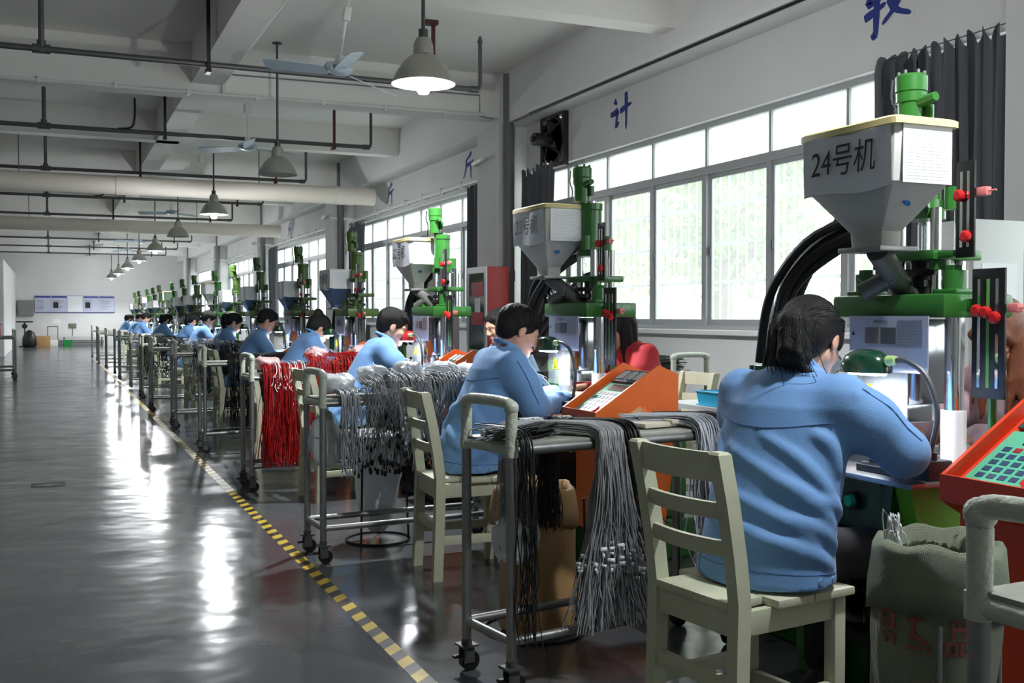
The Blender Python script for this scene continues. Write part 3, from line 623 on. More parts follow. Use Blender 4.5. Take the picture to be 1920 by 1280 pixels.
    for q in range(5): part('cable_tail', MB().tube(sp1([(-.1+.012*q, .06, .81), (-.14+.01*q, .11, .86-.01*q), (-.16, .15+.01*q, .9), (-.1, .2, .8+.02*q)], 10), .002, 5), M_clgrey, t)
    sh = part('clear_guard', MB().box((-.135, -.13, .86), (-.131, .11, 1.05)), mat('clear_acrylic', (225, 232, 236), .08, alpha=.12), t, smooth=False)
    ws = part('warning_sign', MB().prism([(-.005, .935), (.055, .935), (.032, .99), (.018, .99)], -.1385, -.1365, 'x'), mat('warning_yellow', (232, 206, 30), .4), sh, smooth=False)
    part('mark', MB().box((-.1392, .022, .945), (-.1386, .03, .972)).box((-.1392, .012, .94), (-.1386, .04, .945)), M_ink, ws, smooth=False)
    part('valve_block', MB().box((.05, .42, .745), (.15, .52, .96), .012), M_lime, t)
    for z in (.88, .8): part('valve', MB().box((-.02, .41, z-.02), (.05, .47, z+.02), .005).cyl((-.04, .44, z), (-.02, .44, z), .02, n=12), M_black, t)
    ga = part('pressure_gauge', MB().cyl((.1, .47, .96), (.1, .47, 1.0), .008, n=8).lathe([(0, .025), (.036, .025), (.04, .0), (.036, -.012), (0, -.012)], (0,0,0), 24, Matrix.Translation((.1, .47, 1.03)) @ Matrix.Rotation(R(55), 4, 'Z') @ Matrix.Rotation(R(-90), 4, 'Y')), M_chrome, t)
    G = Matrix.Translation((.1, .47, 1.03)) @ Matrix.Rotation(R(55), 4, 'Z') @ Matrix.Rotation(R(-90), 4, 'Y')
    part('dial', MB().lathe([(0, .0255), (.031, .0255), (.031, .0262), (0, .0262)], (0,0,0), 24, G), M_paper, ga)
    part('needle', MB().box((-.002, -.018, .0262), (.002, .024, .0275)).xf(G @ Matrix.Rotation(R(40), 4, 'Z')), M_ink, ga, smooth=False)
    part('oil_tank', MB().box((.02, .5, 0), (.52, .98, .5), .015).box((.06, .55, .5), (.48, .93, .52), .006), M_green, t)
    part('tank_top', MB().box((-.1, .42, .715), (.4, .77, .745), .004), M_table, t)
    for q in range(4): part('hydraulic_pipe', MB().cyl((.03+.012*(q % 2), py+.045*q, .5), (.03+.012*(q % 2), py+.045*q, .98), .018, n=12).cyl((.03+.012*(q % 2), py+.045*q, .97), (.03+.012*(q % 2), py+.045*q, 1.01), .023, n=8), M_green, t)
    hose_set(t, [(.1, .03, 1.55), (.1, .22, 1.535), (.05, .46, 1.45), (.04, .62, 1.33), (.04, .70, 1.20), (.04, .75, 1.0)], 4)
    hose_set(t, [(.02, .05, 1.86), (.1, .22, 1.80), (.14, .42, 1.62), (.12, .62, 1.36), (.1, .8, 1.04)], 1, .014)
    if num != '24号机':
        hose_set(t, [(.06, .05, 1.72), (.1, .26, 1.76), (.12, .5, 1.62), (.1, .62, 1.4), (.06, .5, 1.2)], 2, .011)
        hose_set(t, [(.1, .05, 1.45), (.14, .25, 1.42), (.16, .48, 1.34), (.1, .62, 1.16), (.08, py, 1.0)], 2, .012)
    ds = part('document', MB().box((-.125, -.20, 1.03), (-.121, .125, 1.2)).xf(Matrix.Translation((0, 0, 0))), M_sleeve, t, smooth=False)
    dp = MB()
    for i in range(10): dp.box((-.1262, -.18, 1.185-.008*i), (-.1252, -.08-.02*((i*3) % 3), 1.1865-.008*i))
    dp.box((-.1262, -.04, 1.178), (-.1252, .02, 1.188))
    part('print', dp, M_grey, ds, smooth=False)
    part('photo', MB().box((-.1264, -.005, 1.115), (-.1252, .055, 1.165)), mat('print_photo_brown', (110, 104, 108), .5), ds, smooth=False)
    part('photo', MB().box((-.1264, -.075, 1.115), (-.1252, -.012, 1.165)), mat('print_photo_dark', (72, 76, 80), .5), ds, smooth=False)
    part('recycling_mark', MB().add([(-.1252, .115, 1.14), (-.1252, .1, 1.14), (-.1252, .1075, 1.155), (-.1258, .115, 1.14), (-.1258, .1, 1.14), (-.1258, .1075, 1.155)], [(0,1,2),(5,4,3),(0,3,4,1),(1,4,5,2),(2,5,3,0)]), M_ink, ds, smooth=False)
    return t
MACH = []
def mlabel(n):
    if n == 0: return 'green moulding machine with the hopper marked 24, nearest the camera'
    if n == 1: return 'green moulding machine with the hopper marked 23'
    if n == 2: return 'green moulding machine behind the man at the heap of grey cables'
    if n == 3: return 'olive moulding machine with a boxy white hopper marked 21'
    return '%s moulding machine in the row counted from the camera' % ORD[n]
hops = {0: (-.185, -.05, 1.75), 1: (-.09, .20, 1.75), 2: (-.04, .30, 1.74), 3: (-.05, .34, 1.62), 4: (-.02, .3, 1.58)}
for n in range(16):
    if n < 5:
        t = machine({0: '24号机', 1: '23号机', 2: '22号机', 3: '21号机'}.get(n), hops[n], 1 if n >= 3 else 0, .70 if n == 0 else .80)
        if n == 2: pa = t
        if n == 4: pb = t
    else:
        t = dup(pa if n % 3 == 1 else pb, (0,0,0), skip=('number', 'bolt', 'red_knob', 'mark', 'print', 'photo', 'recycling_mark', 'needle', 'dial', 'wing_nut', 'limit_switch'))
    t.location = (MX+(0 if n < 5 else .04*math.sin(n*2.1)), Y0+S*n+(0 if n < 5 else .1*math.sin(n*5.3)), 0)
    t['label'] = mlabel(n); t['group'] = 'moulding machines in the row'; MACH.append(t)
# ------------------------------------------------------------------ control cabinets
def cabinet(m):
    t = thing('control_cabinet', '', 'cabinet')
    outer = [(-.34, .72), (-.34, .79), (-.03, .985), (.07, .945), (.07, .72), (.0, .25), (-.27, .25), (-.27, .68)]
    inner = [(-.34, .72), (-.34, .745), (-.03, .94), (.07, .945), (.07, .72), (.0, .25), (-.27, .25), (-.27, .68)]
    part('housing', MB().prism(outer, -.16, -.148).prism(outer, .148, .16).prism(inner, -.148, .148).box((-.344, -.16, .72), (-.332, .16, .79)), m, t, smooth=False)
    part('stand', MB().box((-.26, -.13, 0), (.0, .13, .25)).box((-.3, -.15, 0), (.03, .15, .03)), M_black, t, smooth=False)
    M = Matrix.Translation((-.335, 0, .752)) @ Matrix.Rotation(math.atan2(-.195, .31), 4, 'Y')   # slope frame: x up the slope
    pn = part('key_panel', MB().box((.03, -.125, 0), (.26, .125, .006), .001).xf(M), mat('teal_membrane', (92, 186, 150), .4), t)
    keys = MB(); k2 = MB()
    for i in range(5):
        for j in range(6):
            x0 = .06+i*.028; y0 = .10-j*.034
            (k2 if (j >= 4 and i < 4) or (i == 4 and j % 2) else keys).box((x0, y0-.022, .006), (x0+.018, y0, .0075))
    q = part('keys', keys, mat('dark_blue_key', (40, 62, 96), .5), pn, smooth=False); q.data.transform(M)
    q = part('red_keys', k2, mat('dark_red_key', (150, 34, 40), .5), pn, smooth=False); q.data.transform(M)
    q = part('display', MB().box((.205, -.1, .006), (.25, .06, .008)), mat('red_display', (96, 16, 18), .2), pn, smooth=False); q.data.transform(M)
    q = part('emergency_button', MB().cyl((.045, -.09, .006), (.045, -.09, .02), .015, n=16).cyl((.045, -.09, .02), (.045, -.09, .032), .024, n=20), M_red, pn); q.data.transform(M)
    q = part('meter_panel', MB().box((.27, -.12, 0), (.36, .12, .012), .002), mat('dark_meter_panel', (70, 72, 74), .3), t); q.data.transform(M)
    for y in (-.07, 0, .07):
        g = part('meter', MB().box((.285, y-.024, .012), (.345, y+.024, .018), .002), mat('meter_face', (176, 180, 180), .2), q); g.data.transform(M)
    Md = Matrix.Translation((-.17, -.185, .62)) @ Matrix.Rotation(R(-28), 4, 'Y') @ Matrix.Rotation(R(-14), 4, 'X')
    dr = part('access_door', MB().box((-.07, -.008, 0), (.15, .0, .2), .002).xf(Md), m, t)
    part('door_lining', MB().box((-.05, -.011, .02), (.13, -.008, .18)).xf(Md), mat('tan_board', (204, 160, 116), .6), dr, smooth=False)
    for x in (-.24, -.06):
        w = part('warning_label', MB().add([(x-.025, -.1602, .4), (x+.025, -.1602, .4), (x, -.1602, .45), (x-.025, -.1612, .4), (x+.025, -.1612, .4), (x, -.1612, .45)], [(0,1,2),(5,4,3),(0,3,4,1),(1,4,5,2),(2,5,3,0)]), mat('label_pink', (232, 160, 160), .5), t, smooth=False)
    return t
c0 = cabinet(M_redor); c1 = cabinet(M_orange)
for n in range(5):
    t = c0 if n == 0 else c1 if n == 1 else dup(c1, (0,0,0), skip=() if n < 4 else ('keys', 'red_keys', 'meter', 'warning_label'))
    t.location = (MX, Y0+S*n-.62, 0); t['group'] = 'control cabinets'
    t['label'] = ['red-orange control cabinet with keypad beside the machine marked 24', 'orange control cabinet with an open side flap beside the machine marked 23', 'orange control cabinet beside the machine marked 22'][n] if n < 3 else 'orange control cabinet at the %s machine from the camera' % ORD[n]
# ------------------------------------------------------------------ gooseneck work lamps
def work_lamp(m):
    t = thing('work_lamp', '', 'lamp')
    part('base', MB().box((-.24, -.34, .745), (-.15, -.26, .80), .006).cyl((-.195, -.30, .80), (-.195, -.30, .82), .02), M_black, t)
    part('gooseneck', MB().tube(sp1([(-.195, -.30, .81), (-.195, -.325, .93), (-.2, -.29, 1.03), (-.21, -.23, 1.07), (-.22, -.18, 1.072)], 24), .008, 8), M_dsteel, t)
    part('neck_joint', MB().cyl((-.22, -.195, 1.074), (-.22, -.165, 1.07), .012, .016, n=12), mat('pale_green_cap', (176, 206, 130), .4), t)
    V = []; n = 20; rows = [(0, .0, .055), (.5, 0, .052), (.8, 0, .04), (.95, 0, .022), (1.0, 0, 0.0)]
    rg = []
    for k, z in ((1.0, -.012), (1.0, .0), (.96, .018), (.82, .038), (.55, .052), (.2, .057)):
        rg.append([(-.22+.06*k*math.cos(2*math.pi*i/n), -.075+.09*k*math.sin(2*math.pi*i/n), 1.045+z) for i in range(n)])
    for k, z in ((.97, -.012), (.9, .02), (.6, .036)):
        rg.insert(0, [(-.22+.057*k*math.cos(2*math.pi*i/n), -.075+.087*k*math.sin(2*math.pi*i/n), 1.045+z) for i in range(n)])
    part('shade', MB().rings(rg), m, t)
    part('tube', MB().tube([(-.23, -.13, 1.036), (-.23, -.02, 1.036)], .012, 10).tube([(-.2, -.13, 1.036), (-.2, -.02, 1.036)], .012, 8), M_tube, t)
    ld = bpy.data.lights.new('work_light', 'AREA'); ld.energy = DESK_W; ld.shape = 'RECTANGLE'; ld.size = .08; ld.size_y = .16; ld.color = (.94, .97, 1)
    lo = bpy.data.objects.new('work_light', ld); COL.objects.link(lo); lo.parent = t; lo.location = (-.22, -.075, 1.018)
    return t
l0 = work_lamp(mat('green_lamp_shade', (16, 62, 40), .18, coat=.6)); l1 = work_lamp(mat('red_lamp_shade', (170, 34, 36), .25, coat=.5))
for n in range(16):
    t = l0 if n == 0 else l1 if n == 2 else dup(l0, (0,0,0))
    t.location = (MX-.02, Y0+S*n-(.02 if n else 0), 0 if n else 0); t['group'] = 'gooseneck work lamps'
    t['label'] = ['green gooseneck lamp lit over the table of machine 24', 'green gooseneck lamp in front of the man nearest the trolley of grey cables', 'red gooseneck lamp lit on the table of machine 22'][n] if n < 3 else 'gooseneck work lamp on the %s machine from the camera' % ORD[n]
# ------------------------------------------------------------------ distance-field bodies
def surface_nets(F, org, h):
    S = F < 0; nx, ny, nz = F.shape
    cs = np.zeros((nx-1, ny-1, nz-1), np.int8)
    for i in (0, 1):
        for j in (0, 1):
            for k in (0, 1): cs += S[i:nx-1+i, j:ny-1+j, k:nz-1+k]
    act = np.argwhere((cs > 0) & (cs < 8)); I = np.full(cs.shape, -1, np.int64); I[act[:, 0], act[:, 1], act[:, 2]] = np.arange(len(act))
    acc = np.zeros((len(act), 3)); cnt = np.zeros(len(act))
    cor = [(i, j, k) for i in (0, 1) for j in (0, 1) for k in (0, 1)]
    for a in range(8):
        for b in range(a+1, 8):
            ca, cb = np.array(cor[a]), np.array(cor[b])
            if np.abs(ca-cb).sum() != 1: continue
            pa, pb = act+ca, act+cb
            fa = F[pa[:, 0], pa[:, 1], pa[:, 2]]; fb = F[pb[:, 0], pb[:, 1], pb[:, 2]]
            m = (fa < 0) != (fb < 0); t = np.where(m, fa/(fa-fb+1e-12), 0)
            acc += np.where(m[:, None], pa+(pb-pa)*t[:, None], 0); cnt += m
    V = acc/cnt[:, None]*h+org
    Q = []
    for ax in range(3):
        sl0 = [slice(None)]*3; sl1 = [slice(None)]*3; sl0[ax] = slice(0, -1); sl1[ax] = slice(1, None)
        d = S[tuple(sl0)] != S[tuple(sl1)]; e = np.argwhere(d); o1, o2 = [(1, 2), (2, 0), (0, 1)][ax]
        ok = (e[:, o1] > 0) & (e[:, o2] > 0) & (e[:, o1] < F.shape[o1]-1) & (e[:, o2] < F.shape[o2]-1); e = e[ok]
        def g(a, b):
            q = e.copy(); q[:, o1] += a; q[:, o2] += b; return I[q[:, 0], q[:, 1], q[:, 2]]
        quad = np.stack([g(-1, -1), g(0, -1), g(0, 0), g(-1, 0)], 1)
        fl = ~S[e[:, 0], e[:, 1], e[:, 2]]; quad[fl] = quad[fl][:, ::-1]; Q.append(quad)
    Q = np.concatenate(Q); return V, Q[(Q >= 0).all(1)]
class Field:
    def __init__(s, lo, hi, h):
        s.lo = np.array(lo, float); s.h = h; s.n = np.ceil((np.array(hi)-s.lo)/h).astype(int)+1
        s.F = np.full(s.n, .2, np.float32)
    def blk(s, lo, hi):
        a = np.clip(np.floor((np.array(lo)-s.lo)/s.h).astype(int), 0, s.n); b = np.clip(np.ceil((np.array(hi)-s.lo)/s.h).astype(int)+1, 0, s.n)
        if (b <= a).any(): return None
        g = np.meshgrid(*[s.lo[i]+s.h*np.arange(a[i], b[i]) for i in range(3)], indexing='ij')
        return tuple(slice(a[i], b[i]) for i in range(3)), np.stack(g, -1)
    def mix(s, sl, d, k, op):
        A = s.F[sl]
        if op == 'sub':
            d = -d
            if k: hh = np.maximum(k-np.abs(A-d), 0)/k; s.F[sl] = np.maximum(A, d)+hh*hh*k/4
            else: s.F[sl] = np.maximum(A, d)
        else:
            if k: hh = np.maximum(k-np.abs(A-d), 0)/k; s.F[sl] = np.minimum(A, d)-hh*hh*k/4
            else: s.F[sl] = np.minimum(A, d)
    def cap(s, a, b, ra, rb=None, k=.02, op='add', flat=None):
        rb = ra if rb is None else rb; a = np.array(a, float); b = np.array(b, float); pad = max(ra, rb)+k+s.h*3
        B = s.blk(np.minimum(a, b)-pad, np.maximum(a, b)+pad)
        if B is None: return s
        sl, P = B; q = P-a; ab = b-a; L = ab @ ab+1e-12; t = np.clip((q @ ab)/L, 0, 1); v = q-t[..., None]*ab
        if flat is not None:
            n = np.array(flat[0], float); n /= np.linalg.norm(n); v = v+n*((v @ n)*(flat[1]-1))[..., None]
        s.mix(sl, np.linalg.norm(v, axis=-1)-(ra+(rb-ra)*t), k, op); return s
    def ell(s, c, r, M=None, k=.02, op='add'):
        c = np.array(c, float); r = np.array(r, float); pad = r.max()+k+s.h*3
        B = s.blk(c-pad, c+pad)
        if B is None: return s
        sl, P = B; q = P-c
        if M is not None: q = q @ M
        s.mix(sl, (np.linalg.norm(q/r, axis=-1)-1)*r.min(), k, op); return s
    def loft(s, keys, k=.03, op='add'):          # keys: z, cx, rx, ry, cy
        K = np.array(keys, float); z0, z1 = K[0, 0], K[-1, 0]; pad = .03
        B = s.blk((K[:, 1].min()-K[:, 2].max()-.06, -K[:, 3].max()-.08, z0-.06), (K[:, 1].max()+K[:, 2].max()+.06, K[:, 3].max()+.08, z1+.06))
        sl, P = B; z = P[..., 2]
        cx, rx, ry, cy = (np.interp(z, K[:, 0], K[:, i]) for i in (1, 2, 3, 4))
        e = np.sqrt(((P[..., 0]-cx)/rx)**2+((P[..., 1]-cy)/ry)**2)
        d = (e-1)*np.minimum(rx, ry); dz = np.maximum(z0-z, z-z1)
        rr = .012; s.mix(sl, np.maximum(d, dz), k, op); return s
    def sample(s, p):
        q = (np.asarray(p)-s.lo)/s.h; i = np.clip(np.floor(q).astype(int), 0, s.n-2); f = np.clip(q-i, 0, 1); r = 0
        for a in (0, 1):
            for b in (0, 1):
                for c in (0, 1): r += s.F[i[0]+a, i[1]+b, i[2]+c]*(f[0] if a else 1-f[0])*(f[1] if b else 1-f[1])*(f[2] if c else 1-f[2])
        return r
    def surf(s, p, d, far=.12, lift=.0015):      # walk in from outside along -d until the skin
        p = np.asarray(p, float); d = np.asarray(d, float)/np.linalg.norm(d); t = far
        while t > -far and s.sample(p+d*t) > 0: t -= .002
        return tuple(p+d*(t+lift))
    def mesh(s, name, m):
        V, Q = surface_nets(s.F, s.lo, s.h); return npmesh(name, V, Q, m)
def rotm(yaw, pitch, roll=0): return np.array((Matrix.Rotation(yaw, 3, 'Z') @ Matrix.Rotation(pitch, 3, 'Y') @ Matrix.Rotation(roll, 3, 'X')))
def person_meshes(key, lean=.15, head=(0, 30), hair='short', arms=None, vox=.0075, jvox=.009, jacket=M_jacket, hairm=M_hair, fold=1, hang=.0, slim=1, headup=0, seed=1, seams=False, folds=None):
    rg = np.random.default_rng(seed); out = []
    cx = lambda z: lean*max(0, (z-.5)/.5)**1.25-.02
    NB = np.array((lean*1.0-.015, 0, 1.02)); HC = np.array((lean+.07, 0, 1.13+headup)); H = rotm(R(head[0]), R(head[1]))
    hp = lambda *p: HC+H @ np.array(p, float)
    arms = arms or {}
    sh = {s_: np.array((cx(.97)+.0, s_*.165*slim, .978)) for s_ in (-1, 1)}
    el = {s_: np.array(arms.get(('e', s_), (lean+.10, s_*.255, .76))) for s_ in (-1, 1)}
    wr = {s_: np.array(arms.get(('w', s_), (lean+.31, s_*.13, .81))) for s_ in (-1, 1)}
    hd = {s_: np.array(arms.get(('h', s_), (lean+.40, s_*.09, .79))) for s_ in (-1, 1)}
    kn = {s_: np.array((.43, s_*.13, .505)) for s_ in (-1, 1)}; an = {s_: np.array((.38+.03*s_, s_*.13, .09)) for s_ in (-1, 1)}
    # body
    f = Field((-.25, -.36, .0), (.78, .36, 1.34), vox)
    f.loft([(.5, -.02, .10, .14, 0), (.7, cx(.7), .09, .13, 0), (.9, cx(.9), .09, .14, 0), (.98, cx(.98), .07, .13, 0), (1.03, cx(1.03), .045, .06, 0)])
    f.cap(NB+(0, 0, -.06), hp(-.02, 0, -.05), .056, .05, .03)
    f.ell(hp(-.012, 0, .03), (.094, .074, .083), H, .02).ell(hp(.025, 0, -.035), (.062, .058, .078), H, .02)
    for s_ in (-1, 1): f.cap(hp(-.005, s_*.042, -.05), hp(.066, s_*.012, -.094), .026, .020, .02)
    f.ell(hp(.072, 0, -.096), (.02, .022, .018), H, .015)
    f.cap(hp(.084, 0, .008), hp(.106, 0, -.034), .0075, .0115, .012)
    for s_ in (-1, 1): f.ell(hp(.096, s_*.012, -.037), (.011, .009, .008), H, .008)
    for s_ in (-1, 1):
        f.cap(hp(.082, s_*.012, .018), hp(.068, s_*.05, .014), .010, .009, .014).ell(hp(.056, s_*.042, -.03), (.026, .02, .02), H, .02)
        f.ell(hp(.096, s_*.032, -.003), (.009, .012, .007), H, .012, 'sub').ell(hp(.074, s_*.032, -.006), (.0145, .0145, .0125), H, .004)
        f.ell(hp(-.006, s_*.076, -.008), (.019, .008, .031), H @ rotm(0, .15), .006).ell(hp(.0, s_*.086, -.006), (.009, .006, .017), H, .004, 'sub')
    f.ell(hp(.087, 0, -.061), (.011, .022, .007), H, .006).ell(hp(.085, 0, -.073), (.011, .02, .008), H, .006)
    for s_ in (-1, 1):
        f.cap(sh[s_], el[s_], .042, .036, .03).cap(el[s_], wr[s_], .036, .027, .02)
        d = (hd[s_]-wr[s_]); L = np.linalg.norm(d)+1e-9; d = d/L; up = np.array((0, 0, 1.)); sd = np.cross(up, d); sd /= np.linalg.norm(sd); up = np.cross(d, sd)
        pc = wr[s_]+d*.085
        f.cap(wr[s_]+d*.02, pc, .027, .036, .012, flat=(up, 2.1))
        for q in range(4):
            o = (q-1.5)*.0185; ln = (.068, .078, .074, .058)[q] if s_ < 0 else (.058, .074, .078, .068)[q]
            b0 = pc+d*.012+sd*o; b1 = b0+d*ln*.5-up*.012+sd*o*.15; b2 = b1+d*ln*.42-up*.026-sd*o*.05
            f.cap(b0, b1, .0092, .0085, .006).cap(b1, b2, .0085, .0068, .003)
        b0 = wr[s_]+d*.045-sd*s_*.026; b1 = b0+d*.035-sd*s_*.022-up*.012; b2 = b1+d*.034-sd*s_*.002-up*.012
        f.cap(b0, b1, .0115, .0095, .01).cap(b1, b2, .0095, .0075, .003)
        f.cap((-.02, s_*.08, .535), kn[s_], .06, .045, .03).cap(kn[s_], an[s_], .045, .032, .02)
    out.append(('body', f.mesh(key+'_body', M_skin)))
    # jacket
    j = Field((-.25, -.36, .38), (.70, .36, 1.16), jvox)
    b = 1.0+.03*fold
    prof = [(.455, -.035, .150, .190), (.475, -.035, .158, .196), (.56, -.03, .152, .188), (.66, cx(.66)-.012, .148, .186), (.76, cx(.76)-.008, .144, .186), (.86, cx(.86), .138, .188), (.95, cx(.94), .126, .186), (1.0, cx(.99), .106, .16), (1.03, cx(1.01), .084, .115), (1.055, cx(1.035), .064, .07)]
    prof = [(z, c, a, w*slim, 0) for z, c, a, w in prof]
    j.loft(prof, 0)
    K = np.array(prof)
    def tp(ang, z, off=0):
        c_, a_, w_ = (np.interp(z, K[:, 0], K[:, i]) for i in (1, 2, 3))
        return np.array((c_+(a_+off)*math.cos(ang), (w_+off)*math.sin(ang), z))
    for s_ in (-1, 1):
        bg = 1+.14*(fold > 1.1)
        j.cap(sh[s_]+(0, 0, .0), sh[s_]*.55+el[s_]*.45, .066, .066*bg, .06).cap(sh[s_]*.55+el[s_]*.45, el[s_], .066*bg, .059*bg, .03)
        j.cap(el[s_], wr[s_], .056, .040, .035).cap(wr[s_]*.93+el[s_]*.07, wr[s_], .042, .040, .008)
        for q in range(int(7*fold)):                # creases round elbow and upper sleeve
            t = rg.uniform(.05, .95); a_, b_ = (sh[s_], el[s_]) if q % 2 else (el[s_], wr[s_])
            p = a_+(b_-a_)*t; ax = (b_-a_)/np.linalg.norm(b_-a_); u = np.cross(ax, rg.normal(size=3)); u /= np.linalg.norm(u); v = np.cross(ax, u); rr = .056 if q % 2 else .047
            pts = [p+(u*math.cos(g)+v*math.sin(g))*rr+ax*(.03*g) for g in (-.8, -.3, .3, .8)]
            for m_ in range(3): j.cap(pts[m_], pts[m_+1], .006, .006, .016)
    c0 = NB+(0.008, 0, .036); ax_ = (HC-NB)/np.linalg.norm(HC-NB)
    for q in range(14):
        g0, g1 = q/14*2*math.pi, (q+1)/14*2*math.pi
        P_ = lambda g: c0+np.array((.056*math.cos(g)+.010, .058*math.sin(g), .006-.026*math.cos(g)))
        j.cap(P_(g0), P_(g1), .010, .010, .008)
    if folds:
        for a0, z0, a1, z1, r_ in folds:
            pts = [tp(math.pi*(a0+(a1-a0)*t), z0+(z1-z0)*t+.02*math.sin(math.pi*t), -.006) for t in np.linspace(0, 1, 12)]
            for m_ in range(11): j.cap(pts[m_], pts[m_+1], r_*.8*(.15+.85*math.sin(math.pi*(m_+.7)/11.5)**1.5*(.6+.4*m_/11)), None, .028)
    for q in range(0 if folds else int(11*fold)):                  # drapery: diagonal folds gathering at the waist
        a0 = rg.uniform(math.pi*.55, math.pi*1.75); z0 = rg.uniform(.56, .86); da = rg.uniform(.7, 1.3)*(1 if rg.random() < .8 else -1); dz = rg.uniform(-.22, -.05)
        pts = [tp(a0+da*t, z0+dz*t, -.007) for t in np.linspace(0, 1, 9)]
        r_ = rg.uniform(.007, .011)
        for m_ in range(8): j.cap(pts[m_], pts[m_+1], r_*(.2+.8*math.sin(math.pi*(m_+.5)/8)), None, .035)
    hemz = .478
    sl, P = j.blk((-.3, -.4, .36), (.5, .4, .56)); tilt = hemz-.06*np.clip(-(P[..., 0]+.02), -.3, .3)+.06*np.maximum(P[..., 0], 0)
    j.mix(sl, P[..., 2]-tilt, 0, 'sub')
    out.append(('jacket', j.mesh(key+'_jacket', jacket)))
    # trousers
    w = Field((-.25, -.30, .06), (.62, .30, .66), .011)
    w.loft([(.46, -.02, .13, .17, 0), (.60, -.02, .12, .165, 0)], .03)
    for s_ in (-1, 1): w.cap((0, s_*.085, .535), kn[s_], .08, .068, .03).cap(kn[s_], an[s_]+(0, 0, .03), .066, .055, .03)
    out.append(('trousers', w.mesh(key+'_trousers', M_pants)))
    # shoes
    for s_ in (-1, 1):
        z = Field((.24, s_*.13-.08, -.01), (.62, s_*.13+.08, .16), .009); a = an[s_]
        z.cap((a[0]-.03, a[1], .045), (a[0]+.12, a[1], .036), .04, .036, .02).cap((a[0]+.12, a[1], .036), (a[0]+.16, a[1], .03), .036, .03, .02).cap((a[0], a[1], .05), (a[0], a[1], .11), .036, .04, .03)
        sl, P = z.blk((0, -.4, -.05), (.9, .4, .06)); z.mix(sl, P[..., 2]-.002, 0, 'sub')
        out.append(('shoe', z.mesh(key+'_shoe', M_shoe)))
    # hair
    hv = vox; q_ = Field(HC-(.32, .2, .42), HC+(.2, .2, .2), hv)
    q_.ell(hp(-.024, 0, .034), (.106, .084, .090), H, .01).ell(hp(-.06, 0, -.01), (.06, .072, .075), H, .02)
    if hair == 'short':
        for g in range(26):
            a_ = rg.uniform(-.9, .9); p = hp(.02+rg.uniform(-.03, .03), a_*.062, .105-.03*abs(a_)); e_ = hp(.083+rg.uniform(-.012, .006)-.02*a_*a_, a_*.066, .062+rg.uniform(-.014, .014)); q_.cap(p, e_, .014, .005, .008)
    else:
        for s_ in (-1, 1): q_.cap(hp(.05, s_*.055, .07), hp(.03, s_*.078, -.03 if hair != 'bun' else .0), .016, .008, .015)
    q_.ell(hp(.125, 0, -.03), (.082, .11, .098), H, .006, 'sub')
    for s_ in (-1, 1): q_.ell(hp(.012, s_*.09, -.03), (.032, .026, .042), H, .006, 'sub')
    if hair == 'short': q_.ell(hp(-.03, 0, -.13), (.14, .14, .06), H, .02, 'sub')
    wst = []
    if hair == 'pony':
        b0 = hp(-.115, 0, .03); q_.ell(b0, (.024, .024, .024), None, .015)
        for g in range(11):
            o = rg.normal(0, 1, 3)*(.018, .03, .02); o2 = rg.normal(0, 1, 3)*(.02, .035, .03)
            p1 = b0+(-.035, 0, -.01)+o*.5; p2 = b0+(-.04, 0, -.10)+o; p3 = b0+(-.01+o2[0], o2[1], -.2+o2[2])
            q_.cap(b0, p1, .02, .022, .012).cap(p1, p2, .022, .017, .008).cap(p2, p3, .017, .003, .006)
        wst = [(b0, b0+(-.04, 0, -.02), b0+(-.045, 0, -.1), b0+(-.012, 0, -.205), .024, .034)]
    if hair == 'bun':
        q_.ell(hp(-.085, 0, .105), (.045, .045, .038), H, .012)
    if hair == 'long':
        for g in range(22):
            a_ = rg.uniform(.9, 5.38); rr = .085; p1 = hp(-.02+rr*math.cos(a_), rr*.9*math.sin(a_), .0); p2 = p1*.98+NB*.02+(0, 0, -.13)+rg.normal(0, .012, 3); p3 = p2+(rg.normal(0, .015), rg.normal(0, .015), -.14)
            q_.cap(p1, p2, .024, .02, .01).cap(p2, p3, .02, .006, .01)
    out.append(('hair', q_.mesh(key+'_hair', hairm)))
    if seams or key == 'm22':                       # combed strands lying on the hair mass
        paths = []
        for g in range(300):
            th = rg.uniform(0, 6.28); el_ = rg.uniform(.1, 1.45); d0 = np.array((math.cos(th)*math.cos(el_), math.sin(th)*math.cos(el_), math.sin(el_))); pts = []
            aim = np.array((-1, 0, -.15)) if hair == 'pony' else np.array((.9*d0[0]+.25, d0[1], -.55))
            for t in np.linspace(0, .75, 5):
                d = d0+aim*t; d /= np.linalg.norm(d); pts.append(q_.surf(hp(-.02, 0, .03)+H @ d*.09, H @ d, .045, .0012 if t < .7 else -.001))
            paths.append(pts)
        paths = np.array(paths); ok = np.linalg.norm(np.diff(paths, axis=1), axis=2).max(1) < .035; paths = paths[ok]
        V, F_ = strands(spline(paths, 10), .0011, 3); out.append(('combed_hair', npmesh(key+'_combed_hair', V, F_, hairm)))
    if wst:
        a, b, c, d, w1, w2 = wst[0]; n = 220; o = rg.normal(0, 1, (n, 3))
        keys = np.stack([np.tile(a, (n, 1))+o*.016, np.tile(b, (n, 1))+o*(.022, w1, .012), np.tile(c, (n, 1))+o*(.02, w1*1.2, .02), np.tile(d, (n, 1))+o*(.02, w2*1.2, .03)], 1)
        V, F_ = strands(spline(keys, 10), .0011, 3); out.append(('loose_hair', npmesh(key+'_loose_hair', V, F_, hairm)))
        out.append(('hair_tie', MB().lathe([(.02, -.008), (.026, -.004), (.026, .004), (.02, .008)], tuple(a+np.array((-.012, 0, 0))), 14, Matrix.Rotation(R(70), 4, 'Y')).mesh(key+'_hair_tie', M_black)))
    # eyebrows and lowered lashes
    eb = MB(); 
